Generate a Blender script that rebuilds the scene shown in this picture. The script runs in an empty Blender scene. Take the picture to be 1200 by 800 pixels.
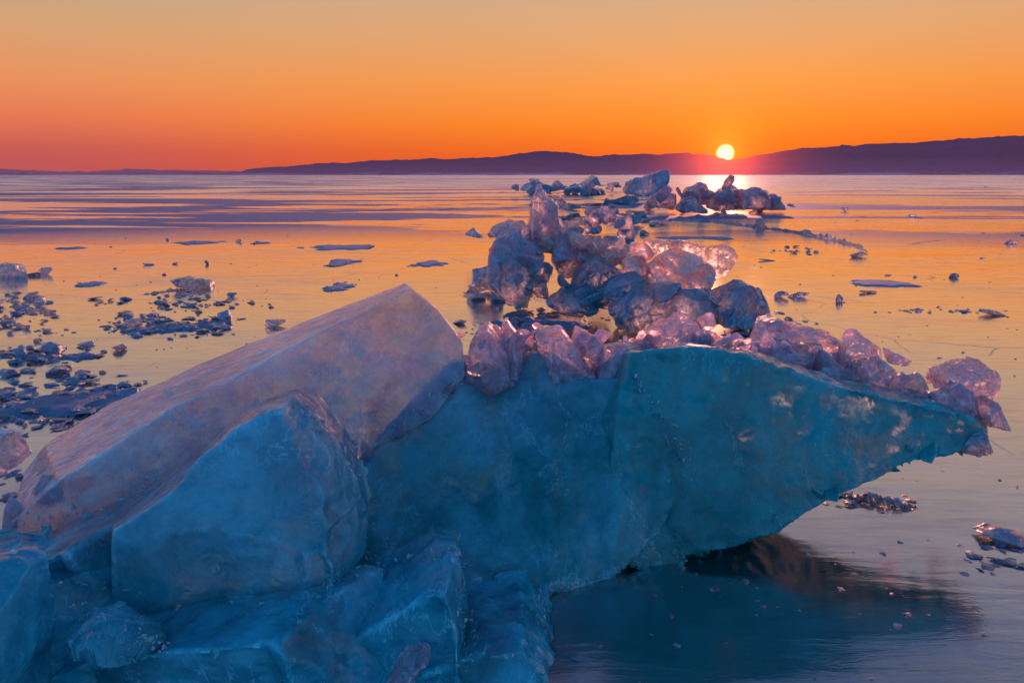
import bpy, bmesh, math, random
import numpy as np
from mathutils import Vector, Matrix

R = math.radians
scene = bpy.context.scene
COL = scene.collection
random.seed(11)
rng = np.random.default_rng(11)

# ------------------------------------------------------------------ camera
H, F, TH = 1.4, 933.0, R(11.8)
cam_d = bpy.data.cameras.new('camera')
cam = bpy.data.objects.new('camera', cam_d)
COL.objects.link(cam)
cam.location = (0, 0, H)
cam.rotation_euler = (R(90) - TH, 0, 0)
cam_d.sensor_width = 36
cam_d.lens = F / 1200 * 36
cam_d.clip_start = 0.05
cam_d.clip_end = 80000
scene.camera = cam

def ray(px, py):
    u, v = (px - 600) / F, (400 - py) / F
    return Vector((u, math.cos(TH) + v * math.sin(TH), -math.sin(TH) + v * math.cos(TH)))

def at(px, py, Y):
    """world point on the sight line through a photo pixel at distance Y down the lake"""
    r = ray(px, py)
    return Vector((0, 0, H)) + r * (Y / r.y)

def gy(py):
    """distance at which the flat ice lies under photo row py"""
    r = ray(600, py)
    return -H / r.z * r.y

def ground(px, py):
    r = ray(px, py)
    return Vector((0, 0, H)) + r * (-H / r.z)

# ------------------------------------------------------------------ noise
def _h(ix, iy, iz, s):
    n = (ix * 374761393 + iy * 668265263 + iz * 2147483647 + s * 1274126177) & 0xFFFFFFFF
    n = ((n ^ (n >> 13)) * 1274126177) & 0xFFFFFFFF
    n = (n ^ (n >> 16)) & 0xFFFFFFFF
    return n.astype(np.float64) / 0xFFFFFFFF

def vnoise(p, scale, seed=0):
    q = p / scale
    i = np.floor(q).astype(np.int64)
    f = q - i
    f = f * f * (3 - 2 * f)
    out = 0
    for dx in (0, 1):
        for dy in (0, 1):
            for dz in (0, 1):
                w = (f[:, 0] if dx else 1 - f[:, 0]) * (f[:, 1] if dy else 1 - f[:, 1]) * (f[:, 2] if dz else 1 - f[:, 2])
                out = out + w * _h(i[:, 0] + dx, i[:, 1] + dy, i[:, 2] + dz, seed)
    return out * 2 - 1

def fbm(p, scale, seed=0, octv=4, gain=.5):
    o, a = 0, 1
    for k in range(octv):
        o = o + a * vnoise(p, scale, seed + k)
        scale *= .5
        a *= gain
    return o

def scoops(p, cell, seed, tilt=.35):
    """conchoidal fracture: sharp ridges between shallow scoops; about 0..cell"""
    r = np.random.default_rng(seed)
    lo, hi = p.min(0) - cell, p.max(0) + cell
    n = int(min(500, max(8, np.prod((hi - lo) / cell) * .9)))
    S = r.uniform(lo, hi, (n, 3))
    G = r.normal(0, tilt * 1.9, (n, 3))
    A = r.uniform(0, .25, n) * cell
    out = np.empty(len(p))
    for k in range(0, len(p), 8000):
        d = p[k:k + 8000, None, :] - S[None]
        v = (d * d).sum(2) / cell * .55 + (d * G[None]).sum(2) + A[None]
        out[k:k + 8000] = v.min(1)
    return out

def facets(p, cell, seed, tilt=.5):
    """flat chips with small steps between them"""
    r = np.random.default_rng(seed)
    lo, hi = p.min(0) - cell * .5, p.max(0) + cell * .5
    n = int(min(600, max(8, np.prod((hi - lo) / cell) * 1.1)))
    S = r.uniform(lo, hi, (n, 3)); G = r.normal(0, tilt, (n, 3)); A = r.uniform(-.12, .12, n) * cell
    w = p + np.stack([fbm(p, cell * .7, seed + k, 3) for k in range(3)], 1) * cell * .18
    out = np.empty(len(p))
    for k in range(0, len(p), 8000):
        d = w[k:k + 8000, None, :] - S[None]
        j = (d * d).sum(2).argmin(1)
        i = np.arange(len(j))
        out[k:k + 8000] = (d[i, j] * G[j]).sum(1) + A[j]
    return out

# ------------------------------------------------------------------ materials
def lin(c):
    return tuple(((v / 255) / 12.92 if v / 255 <= .04045 else ((v / 255 + .055) / 1.055) ** 2.4) for v in c)

def mat(name):
    m = bpy.data.materials.new(name)
    m.use_nodes = True
    m.node_tree.nodes.clear()
    return m, m.node_tree

class NT:
    def __init__(s, nt): s.nt = nt
    def n(s, t, ins=None, **kw):
        nd = s.nt.nodes.new(t)
        for k, v in kw.items(): setattr(nd, k, v)
        for k, v in (ins or {}).items():
            sk = nd.inputs[k]
            if isinstance(v, bpy.types.NodeSocket): s.nt.links.new(v, sk)
            else:
                if isinstance(v, tuple) and len(v) == 3 and sk.type == 'RGBA': v = (*v, 1)
                sk.default_value = v
        return nd
    def math(s, op, a, b=None, c=None, clamp=False):
        ins = {0: a}
        if b is not None: ins[1] = b
        if c is not None: ins[2] = c
        return s.n('ShaderNodeMath', ins, operation=op, use_clamp=clamp).outputs[0]
    def mixc(s, f, a, b, blend='MIX'):
        nd = s.n('ShaderNodeMix', data_type='RGBA', blend_type=blend)
        for k, v in ((0, f), (6, a), (7, b)):
            if isinstance(v, bpy.types.NodeSocket): s.nt.links.new(v, nd.inputs[k])
            else: nd.inputs[k].default_value = (*v, 1) if isinstance(v, tuple) and len(v) == 3 else v
        return nd.outputs[2]
    def ramp(s, f, stops, interp='LINEAR'):
        nd = s.n('ShaderNodeValToRGB', {0: f})
        cr = nd.color_ramp
        cr.interpolation = interp
        while len(cr.elements) < len(stops): cr.elements.new(.5)
        for e, (p, c) in zip(cr.elements, stops):
            e.position = p
            e.color = (*c, 1) if isinstance(c, tuple) else (c, c, c, 1)
        return nd.outputs[0]
    def noise(s, vec, scale, detail=4, rough=.55, dist=0):
        return s.n('ShaderNodeTexNoise', {'Vector': vec, 'Scale': scale, 'Detail': detail, 'Roughness': rough, 'Distortion': dist}).outputs[0]

def ice_mat(name, low, high, z0, z1, clear=.35, rad=.08, size=1.0, absorb=(.45, .8, .9), dens=1.2, rough=.22, bump=.5, streak=False, glow_blotch=0.0, glow=(.8, .35, .42), facet=.3, veils=.28, thru=.0, tl=.0, edge=.6, crushed=1.5, sss=.5, coat=.8, tlc=(1.0, .75, .8)):
    """clear lake ice: glassy skin over milky body; low/high are the body colours at heights z0/z1"""
    m, nt = mat(name)
    N = NT(nt)
    geo = N.n('ShaderNodeNewGeometry')
    pos = geo.outputs['Position']
    sc = 1 / size
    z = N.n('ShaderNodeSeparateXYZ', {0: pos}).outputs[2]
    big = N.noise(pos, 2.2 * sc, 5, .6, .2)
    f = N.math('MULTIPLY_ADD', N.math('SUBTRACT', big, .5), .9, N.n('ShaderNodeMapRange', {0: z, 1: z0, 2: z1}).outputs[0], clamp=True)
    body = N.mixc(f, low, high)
    # internal veils, cracks and painted glow blotches
    veil = N.noise(pos, 4 * sc, 6, .68, .35)
    veilm = N.ramp(veil, [(.42, 0.0), (.62, 1.0)])
    wv = N.n('ShaderNodeMapping', {'Vector': pos, 'Rotation': (.5, .9, .3), 'Scale': (1, .4, .7)}).outputs[0]
    rid = N.math('ABSOLUTE', N.math('SUBTRACT', N.noise(wv, 6.5 * sc, 5, .6, .5), .5))
    crack = N.math('MULTIPLY', N.ramp(rid, [(0.0, 1.0), (.009, 0.0)]), N.ramp(N.noise(pos, 3.3 * sc, 3), [(.48, 0.0), (.56, 1.0)]))
    blot = N.ramp(N.noise(pos, 3.1 * sc, 5, .66, .5), [(.49, 0.0), (.59, 1.0)])
    body = N.mixc(N.math('MULTIPLY', blot, glow_blotch), body, glow)  # blotches colour the body as if sunlight were refracted inside
    body = N.mixc(N.math('MULTIPLY', veilm, veils), body, tuple(min(1, c * 1.5 + .04) for c in high))
    body = N.mixc(N.math('MULTIPLY', crack, .22), body, (.6, .68, .8))
    # bright speckles painted into the body colour as glints
    sp = N.n('ShaderNodeTexVoronoi', {'Vector': pos, 'Scale': 60 * sc}, feature='F1')
    spm = N.math('MULTIPLY', N.ramp(sp.outputs[0], [(0.05, 1.0), (.14, 0.0)]), N.ramp(N.noise(pos, 4 * sc, 3), [(.52, 0.0), (.62, 1.0)]))
    body = N.mixc(N.math('MULTIPLY', spm, .7), body, (.85, .88, .92))
    # frosted, chipped edges
    pt = N.math('MULTIPLY', N.ramp(geo.outputs['Pointiness'], [(.51, 0.0), (.575, 1.0)]), N.ramp(N.noise(pos, 14 * sc, 3, .7), [(.40, 0.0), (.62, 1.0)]))
    body = N.mixc(N.math('MULTIPLY', pt, edge), body, tuple(min(1, c * 1.3 + .16) for c in high))
    # surface relief
    warp = N.mixc(.12 * size, pos, N.n('ShaderNodeTexNoise', {'Vector': pos, 'Scale': 4 * sc, 'Detail': 2.0}).outputs[1], 'ADD')
    b1 = N.noise(pos, 9 * sc, 4, .6, .5)
    if streak:
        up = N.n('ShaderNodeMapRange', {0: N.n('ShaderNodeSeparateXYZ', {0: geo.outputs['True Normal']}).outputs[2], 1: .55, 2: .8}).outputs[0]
        vs = N.n('ShaderNodeMapping', {'Vector': pos, 'Rotation': (0, 0, R(-35)), 'Scale': (.30, 1.6, 1.0)}).outputs[0]
        st = N.noise(vs, 26, 5, .6, .8)
        b1 = N.math('ADD', N.math('MULTIPLY', b1, .45), N.math('MULTIPLY', N.math('MULTIPLY', st, up), .55))
        body = N.mixc(N.math('MULTIPLY', up, N.ramp(st, [(.44, 0.0), (.55, .9)])), body, (.95, .84, .9))  # pale streaks painted on upward faces for sky reflected in ripples
    b2 = N.noise(pos, 38 * sc, 4, .7)
    vf = N.n('ShaderNodeTexVoronoi', {'Vector': N.mixc(.03 * size, pos, N.n('ShaderNodeTexNoise', {'Vector': pos, 'Scale': 14 * sc, 'Detail': 1.0}).outputs[1], 'ADD'), 'Scale': 13 * sc}).outputs[0]
    b1 = N.math('ADD', b1, N.math('MULTIPLY', vf, .5))
    hgt = N.math('ADD', N.math('MULTIPLY', b1, .05 * size), N.math('MULTIPLY', b2, .008 * size))
    bp = N.n('ShaderNodeBump', {'Height': hgt, 'Strength': N.math('MULTIPLY', bump, N.math('SUBTRACT', 1.0, N.math('MULTIPLY', up, .55))) if streak else bump, 'Distance': 1.0}).outputs[0]
    if facet:
        acc = bp
        crush = N.ramp(N.noise(pos, 3.6 * sc, 4, .66, .3), [(.56, 0.0), (.64, 1.0)])
        fstr = N.math('MULTIPLY_ADD', crush, crushed, 1.0)
        if streak: fstr = N.math('MULTIPLY', fstr, N.math('SUBTRACT', 1.0, N.math('MULTIPLY', up, .9)))
        for fs, fk in (*(((2.3, 1.3),) if streak else ()), (5.5, 1.0), (17, .8), (42, .5 if crushed > 3 else .25)):
            vc = N.n('ShaderNodeTexVoronoi', {'Vector': warp, 'Scale': fs * sc}).outputs[1]
            dv = N.n('ShaderNodeVectorMath', {0: N.n('ShaderNodeVectorMath', {0: vc, 1: (.5, .5, .5)}, operation='SUBTRACT').outputs[0], 3: N.math('MULTIPLY', fstr, facet * fk)}, operation='SCALE').outputs[0]
            acc = N.n('ShaderNodeVectorMath', {0: acc, 1: dv}, operation='ADD').outputs[0]
        bp = N.n('ShaderNodeVectorMath', {0: acc}, operation='NORMALIZE').outputs[0]
    rg = N.n('ShaderNodeMapRange', {0: N.noise(pos, 7 * sc, 4), 1: .35, 2: .65, 3: rough * .45, 4: rough * 1.7}).outputs[0]
    milky = N.n('ShaderNodeBsdfPrincipled', {'Base Color': body, 'Roughness': rg, 'IOR': 1.31, 'Subsurface Weight': sss,
        'Subsurface Radius': (1.0, 1.1, 1.3), 'Subsurface Scale': rad, 'Specular IOR Level': .7, 'Normal': bp,
        'Coat Weight': coat, 'Coat Roughness': .06, 'Coat IOR': 1.45, 'Coat Normal': bp})
    if streak:
        milky.inputs['Coat IOR'].default_value = 1.9
        milky.inputs['Coat Roughness'].default_value = .12
        nt.links.new(bp, milky.inputs['Coat Normal'])
    glass = N.n('ShaderNodeBsdfPrincipled', {'Base Color': (.93, .96, 1.0), 'Roughness': rg, 'IOR': 1.31, 'Transmission Weight': 1.0, 'Normal': bp})
    if tl:
        tr = N.n('ShaderNodeBsdfTranslucent', {'Color': N.mixc(.5, body, tlc), 'Normal': bp})
        milky = N.n('ShaderNodeMixShader', {0: N.math('MULTIPLY_ADD', blot, tl * 1.1, tl * .25, clamp=True), 1: milky.outputs[0], 2: tr.outputs[0]})
    if thru:
        glass = N.n('ShaderNodeMixShader', {0: thru, 1: glass.outputs[0], 2: N.n('ShaderNodeBsdfTransparent', {'Color': (.97, .93, .96)}).outputs[0]})
    cf = N.math('SUBTRACT', N.math('MULTIPLY_ADD', N.math('SUBTRACT', .5, veil), 1.6, clear), N.math('ADD', N.math('MULTIPLY', crack, .5), N.math('MULTIPLY', pt, .4)), clamp=True)
    if streak: cf = N.math('MULTIPLY', cf, N.math('SUBTRACT', 1.0, N.math('MULTIPLY', up, .8)))
    mx = N.n('ShaderNodeMixShader', {0: cf, 1: milky.outputs[0], 2: glass.outputs[0]})
    out = N.n('ShaderNodeOutputMaterial', {'Surface': mx.outputs[0]})
    if dens:
        va = N.n('ShaderNodeVolumeAbsorption', {'Color': absorb, 'Density': dens})
        nt.links.new(va.outputs[0], out.inputs['Volume'])
    return m

LAV = (.58, .48, .66)
M = {}
M['slab'] = ice_mat('slab ice', (.20, .30, .50), (.48, .48, .68), .15, .75, clear=.66, rad=.06, streak=True, rough=.07, bump=.8, dens=1.2, absorb=(.5, .62, .85), glow_blotch=.45, glow=(.72, .34, .54), crushed=2.6, facet=.3, sss=.8, thru=.45, tl=.17, tlc=(.85, .5, .9), coat=1.0, veils=.15, edge=.9)
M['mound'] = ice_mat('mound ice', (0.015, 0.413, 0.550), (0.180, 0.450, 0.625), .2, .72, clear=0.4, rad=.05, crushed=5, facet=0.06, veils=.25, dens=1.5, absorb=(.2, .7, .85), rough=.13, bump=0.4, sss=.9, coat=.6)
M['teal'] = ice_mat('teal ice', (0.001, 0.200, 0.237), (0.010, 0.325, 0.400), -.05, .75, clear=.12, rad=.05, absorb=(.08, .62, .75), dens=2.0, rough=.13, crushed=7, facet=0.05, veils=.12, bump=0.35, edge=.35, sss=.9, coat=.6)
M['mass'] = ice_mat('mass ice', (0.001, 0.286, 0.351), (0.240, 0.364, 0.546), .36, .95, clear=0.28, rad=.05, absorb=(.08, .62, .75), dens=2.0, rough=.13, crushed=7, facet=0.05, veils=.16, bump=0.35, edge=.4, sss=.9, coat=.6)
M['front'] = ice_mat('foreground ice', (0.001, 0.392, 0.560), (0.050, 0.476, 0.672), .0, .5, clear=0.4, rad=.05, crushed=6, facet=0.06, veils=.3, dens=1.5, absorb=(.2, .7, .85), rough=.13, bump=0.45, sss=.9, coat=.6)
M['pink'] = ice_mat('crest ice', (.24, .30, .46), (.66, .42, .58), .3, .72, clear=.38, rad=.03, size=.4, rough=.26, bump=.7, glow_blotch=.35, edge=.95, facet=.42, thru=.6, tl=.45, dens=0)
M['mid'] = ice_mat('ridge ice', (.05, .24, .36), (.44, .32, .50), .15, .85, clear=.22, rad=.05, size=.9, rough=.32, bump=.8, glow_blotch=.2, edge=.9, facet=.42, tl=.35, dens=0)
M['midlit'] = ice_mat('sunlit ridge ice', (.42, .38, .5), (.9, .55, .55), .1, .7, clear=.2, rad=.2, size=.8, bump=1.0, glow_blotch=.5, glow=(1, .5, .4), facet=.5, thru=.5, tl=.6, dens=0)  # lit version of the ridge ice, orange-pink sun glow put into its colour
M['clearrim'] = ice_mat('clear rim ice', (.3, .26, .4), (.6, .38, .46), .1, .7, clear=.62, rad=.05, size=.8, bump=.8, facet=.3, thru=.8, tl=.3, dens=0)
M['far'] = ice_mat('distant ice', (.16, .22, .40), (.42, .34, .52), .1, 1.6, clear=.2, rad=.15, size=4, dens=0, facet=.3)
M['farpink'] = ice_mat('distant sunlit ice', (.42, .2, .32), (.6, .3, .4), .1, 1.4, clear=.1, rad=.3, size=3, dens=0, facet=.4, tl=.4, rough=.4)  # pink of the low sun put into the body colour
M['frag'] = ice_mat('fragment ice', (.22, .28, .45), (.5, .42, .55), .0, .2, clear=.45, rad=.02, size=.35, dens=0, facet=.5, tl=.3)
M['darkfrag'] = ice_mat('blue fragment ice', (.12, .18, .34), (.40, .36, .54), .0, .12, clear=.32, rad=.02, size=.3, dens=0, facet=.5, rough=.3)

M['seam'] = ice_mat('crushed ice', (.35, .6, .7), (.8, .75, .9), .1, .8, clear=.3, rad=.01, size=.2, dens=0, facet=.5, rough=.12, tl=.3)

def snow_mat(name, c1, c2, scale=6):
    m, nt = mat(name)
    N = NT(nt)
    pos = N.n('ShaderNodeNewGeometry').outputs['Position']
    a = N.noise(pos, scale, 6, .65)
    b = N.noise(pos, scale * 6, 4, .6)
    bp = N.n('ShaderNodeBump', {'Height': N.math('ADD', a, N.math('MULTIPLY', b, .3)), 'Strength': .6, 'Distance': .05}).outputs[0]
    p = N.n('ShaderNodeBsdfPrincipled', {'Base Color': N.mixc(a, c1, c2), 'Roughness': .75, 'Normal': bp})
    N.n('ShaderNodeOutputMaterial', {'Surface': p.outputs[0]})
    return m
M['snow'] = snow_mat('old snow', (.18, .2, .32), (.4, .4, .55))
M['darksnow'] = snow_mat('refrozen slush', (.07, .11, .22), (.30, .30, .46), 9)

# ------------------------------------------------------------------ objects
def tag(o, label=None, cat=None, group=None, kind=None):
    if label: o['label'] = label
    if cat: o['category'] = cat
    if group: o['group'] = group
    if kind: o['kind'] = kind
    return o

def finish(name, me, m, loc=None, angle=32):
    me.materials.clear()
    me.materials.append(m)
    for p in me.polygons: p.use_smooth = True
    me.set_sharp_from_angle(angle=R(angle))
    o = bpy.data.objects.new(name, me)
    COL.objects.link(o)
    return o

def remeshed(bm, voxel):
    me = bpy.data.meshes.new('tmp')
    bm.to_mesh(me)
    bm.free()
    o = bpy.data.objects.new('tmp', me)
    COL.objects.link(o)
    md = o.modifiers.new('r', 'REMESH')
    md.mode = 'VOXEL'
    md.voxel_size = voxel
    dg = bpy.context.evaluated_depsgraph_get()
    out = bpy.data.meshes.new_from_object(o.evaluated_get(dg))
    bpy.data.objects.remove(o)
    bpy.data.meshes.remove(me)
    return out

def coords(me):
    a = np.empty(len(me.vertices) * 3)
    me.vertices.foreach_get('co', a)
    return a.reshape(-1, 3)

def normals(me):
    a = np.empty(len(me.vertices) * 3)
    me.vertices.foreach_get('normal', a)
    return a.reshape(-1, 3)

def roughen(me, size, amp, seed, fine=1.0, passes=2, flat=False):
    """break the surface into scoops and chips, sized relative to the piece"""
    for k, (cell, a) in enumerate(((size * .34, 1.0), (size * .13, .42 * fine))[:passes]):
        p, n = coords(me), normals(me)
        s = scoops(p, cell, seed + k) if k == 0 and not flat else facets(p, cell, seed + k) * (1.6 if flat else 1)
        s = s - s.mean()
        p = p + n * (s * amp * a)[:, None] * 1.0
        me.vertices.foreach_set('co', p.ravel())
        me.update()
    p, n = coords(me), normals(me)
    p = p + n * (fbm(p, size * .12, seed, 4) * size * .006 * fine)[:, None]
    me.vertices.foreach_set('co', p.ravel())
    me.update()

def rings_mesh(rings):
    """closed solid through successive rings of equal vertex count"""
    bm = bmesh.new()
    vs = [[bm.verts.new(p) for p in r] for r in rings]
    n = len(rings[0])
    for a, b in zip(vs, vs[1:]):
        for i in range(n):
            bm.faces.new((a[i], a[(i + 1) % n], b[(i + 1) % n], b[i]))
    bm.faces.new(list(reversed(vs[0])))
    bm.faces.new(vs[-1])
    bmesh.ops.triangulate(bm, faces=[f for f in bm.faces if len(f.verts) > 4])
    bmesh.ops.recalc_face_normals(bm, faces=bm.faces)
    return bm

def scaled(ring, f):
    c = sum(ring, Vector()) / len(ring)
    return [c + (p - c) * f for p in ring]

def jag(outl, r, a):
    """chip the straight runs of an outline"""
    out = []
    for p, q in zip(outl, outl[1:] + outl[:1]):
        out.append(p)
        dx, dy = q[0] - p[0], q[1] - p[1]
        for t in (.35, .7):
            t += r.uniform(-.12, .12)
            k = r.uniform(-a, a)
            out.append((p[0] + dx * t - dy * k, p[1] + dy * t + dx * k))
    return out

def cut_planes(bm, n, r):
    """shear off slices so the piece has flat fracture faces"""
    for _ in range(n):
        nv = Vector((r.gauss(0, .8), r.gauss(-.5, .7), r.gauss(.35, .7)))
        if nv.length < .1: continue
        nv.normalize()
        ds = [v.co.dot(nv) for v in bm.verts]
        hi, lo = max(ds), min(ds)
        dd = hi - (hi - lo) * r.uniform(.05, .24)
        res = bmesh.ops.bisect_plane(bm, geom=bm.verts[:] + bm.edges[:] + bm.faces[:], plane_co=nv * dd, plane_no=nv, clear_outer=True)
        ed = [e for e in res['geom_cut'] if isinstance(e, bmesh.types.BMEdge)]
        if ed:
            f = bmesh.ops.holes_fill(bm, edges=ed, sides=0)['faces']
            bmesh.ops.triangulate(bm, faces=f)
    bmesh.ops.recalc_face_normals(bm, faces=bm.faces)
    return bm

SEED = [100]
def solid(name, label, cat, rings, m, voxel, amp=.25, fine=1.0, group=None, cuts=0, smooth=False):
    SEED[0] += 7
    bm = rings_mesh(rings)
    if cuts: cut_planes(bm, cuts, random.Random(SEED[0]))
    me = remeshed(bm, voxel)
    p = coords(me)
    size = float(np.sort(p.max(0) - p.min(0))[1])
    roughen(me, size, amp, SEED[0], fine, flat=cuts > 6, passes=1 if smooth else 2)
    o = finish(name, me, m)
    return tag(o, label, cat, group)

def block(name, label, outl, Y, thick, m, bevel=.25, amp=.22, group=None, voxel=None, cat='ice block', lean=0.0, fine=1.0, jagged=.08, cuts=8, smooth=False):
    """free-standing broken block: outl is its outline in the photo, Y its distance, lean tips the top away"""
    r = random.Random(SEED[0] * 3 + 1)
    outl = jag(outl, r, jagged)
    mid = [at(x, y, Y) for x, y in outl]
    zlo = min(p.z for p in mid)
    mid = [Vector((p.x, p.y, p.z)) for p in mid]
    cz = zlo
    def shift(ring, dy):
        return [Vector((p.x, p.y + dy * (.75 + .5 * r.random()) + lean * (p.z - cz), p.z)) for p in ring]
    def corr(ring):   # keep outlines where they were after the lean
        out = []
        for q, p in zip(ring, mid): out.append(q)
        return out
    front = shift(scaled(mid, 1 - bevel), -thick * .5)
    midl = shift(mid, 0)
    back = shift(scaled(mid, 1 - bevel * .8), thick * .5)
    w = max(p.x for p in mid) - min(p.x for p in mid)
    h = max(p.z for p in mid) - zlo
    vx = voxel or max(min(w, h, thick) / 46, Y * .0012)
    return solid(name, label, cat, [front, midl, back], m, vx, amp, fine, group, cuts=cuts, smooth=smooth)

# ------------------------------------------------------------------ setting: lake
def lake_material():
    m, nt = mat('lake ice')
    N = NT(nt)
    geo = N.n('ShaderNodeNewGeometry')
    pos = geo.outputs['Position']
    xyz = N.n('ShaderNodeSeparateXYZ', {0: pos})
    dist = N.n('ShaderNodeVectorMath', {0: pos}, operation='LENGTH').outputs[1]
    # frozen ripples across the view, fading with distance
    st = N.n('ShaderNodeMapping', {'Vector': pos, 'Rotation': (0, 0, R(8)), 'Scale': (.28, 1, 1)}).outputs[0]
    b1 = N.noise(st, 9, 5, .6, .4)
    b2 = N.noise(st, 1.1, 4, .55, .6)
    b3 = N.noise(pos, 70, 3, .6)
    hgt = N.math('ADD', N.math('ADD', N.math('MULTIPLY', b1, .009), N.math('MULTIPLY', b2, .03)), N.math('MULTIPLY', b3, .0011))
    fade = N.n('ShaderNodeMapRange', {0: dist, 1: 3.0, 2: 60.0, 3: 1.0, 4: .35}).outputs[0]
    bp = N.n('ShaderNodeBump', {'Height': hgt, 'Strength': N.math('MULTIPLY', fade, .30), 'Distance': 1.0}).outputs[0]
    # reflectance by angle
    lw = N.n('ShaderNodeLayerWeight', {'Blend': .5})
    facing = lw.outputs['Facing']
    Rf = N.math('MULTIPLY_ADD', N.math('POWER', facing, 1.35), 1.02, .05, clamp=True)
    # wind-blown snow streaks far out, sparse nearer
    s1 = N.n('ShaderNodeMapping', {'Vector': pos, 'Rotation': (0, 0, R(3)), 'Scale': (.045, .16, 1), 'Location': (3.1, 1.7, 0)}).outputs[0]
    s2 = N.n('ShaderNodeMapping', {'Vector': pos, 'Scale': (.004, .009, 1), 'Location': (1.3, .6, 0)}).outputs[0]
    streak = N.noise(s1, 1.0, 7, .62, .5)
    streak2 = N.noise(s2, 1.0, 6, .6, .4)
    lft = N.n('ShaderNodeMapRange', {0: N.math('DIVIDE', xyz.outputs[0], xyz.outputs[1]), 1: .1, 2: -.3}).outputs[0]
    gate = N.n('ShaderNodeMapRange', {0: dist, 1: 17.0, 2: 24.0, 3: 0.0, 4: 1.0}).outputs[0]
    sm = N.math('MULTIPLY', N.ramp(N.math('ADD', streak, N.math('MULTIPLY', lft, .05)), [(.525, 0.0), (.55, 1.0)]), gate)
    sm2 = N.math('MULTIPLY', N.ramp(streak2, [(.54, 0.0), (.60, .7)]), N.n('ShaderNodeMapRange', {0: dist, 1: 90.0, 2: 300.0}).outputs[0])
    sm = N.math('MAXIMUM', sm, sm2)
    # thin frost that dulls the mirror in patches
    fr = N.noise(N.n('ShaderNodeMapping', {'Vector': pos, 'Scale': (.35, 1, 1)}).outputs[0], .9, 8, .68, .8)
    frm = N.math('MULTIPLY', N.ramp(fr, [(.52, 0.0), (.72, 1.0)]), .5)
    # cracks inside the ice
    wv = N.mixc(.25, pos, N.n('ShaderNodeTexNoise', {'Vector': pos, 'Scale': 1.2, 'Detail': 4.0}).outputs[1])
    vor = N.n('ShaderNodeTexVoronoi', {'Vector': wv, 'Scale': .8}, feature='DISTANCE_TO_EDGE').outputs[0]
    ck = N.math('MULTIPLY', N.ramp(vor, [(0.0, 1.0), (.0075, 0.0)]), N.ramp(N.noise(pos, .7, 2), [(.5, 0.0), (.6, 1.0)]))
    deep = N.mixc(N.noise(pos, .8, 6, .6, 1.0), (.0003, .018, .024), (.003, .05, .065))
    deep = N.mixc(N.math('MULTIPLY', ck, .8), deep, (.5, .56, .62))
    deep = N.mixc(frm, deep, (.13, .2, .28))
    body = N.n('ShaderNodeBsdfPrincipled', {'Base Color': deep, 'Roughness': .5, 'Specular IOR Level': 0.0, 'Normal': bp})
    rg = N.n('ShaderNodeMapRange', {0: fr, 1: .4, 2: .75, 3: .08, 4: .26}).outputs[0]
    rg = N.math('ADD', rg, N.n('ShaderNodeMapRange', {0: dist, 1: 15.0, 2: 130.0, 3: 0.0, 4: .2}).outputs[0])
    gl = N.n('ShaderNodeBsdfGlossy', {'Color': (1, 1, 1), 'Roughness': rg, 'Normal': bp})
    Rf2 = N.math('MULTIPLY', Rf, N.math('SUBTRACT', 1.0, N.math('MULTIPLY', frm, .3)))
    fs = N.ramp(N.noise(N.n('ShaderNodeMapping', {'Vector': pos, 'Rotation': (0, 0, R(6)), 'Scale': (.2, 1, 1)}).outputs[0], 14, 5, .7), [(.5, 0.0), (.68, .16)])
    spk = N.ramp(N.noise(pos, 45, 4, .75), [(.58, 0.0), (.70, .5)])
    Rf2 = N.math('MULTIPLY', Rf2, N.math('SUBTRACT', 1.0, N.math('MAXIMUM', fs, N.math('MAXIMUM', N.math('MULTIPLY', ck, .7), N.math('MULTIPLY', spk, frm)))))
    mx = N.n('ShaderNodeMixShader', {0: Rf2, 1: body.outputs[0], 2: gl.outputs[0]})
    snow = N.n('ShaderNodeBsdfPrincipled', {'Base Color': N.mixc(streak, (.08, .10, .24), (.22, .21, .38)), 'Roughness': .8})
    mx2 = N.n('ShaderNodeMixShader', {0: sm, 1: mx.outputs[0], 2: snow.outputs[0]})
    N.n('ShaderNodeOutputMaterial', {'Surface': mx2.outputs[0]})
    return m

me = bpy.data.meshes.new('lake_ice')
me.from_pydata([(-40000, -3000, 0), (40000, -3000, 0), (40000, 45000, 0), (-40000, 45000, 0)], [], [(0, 1, 2, 3)])
me.materials.append(lake_material())
lake = bpy.data.objects.new('frozen_lake', me)
COL.objects.link(lake)
tag(lake, kind='structure')

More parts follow.
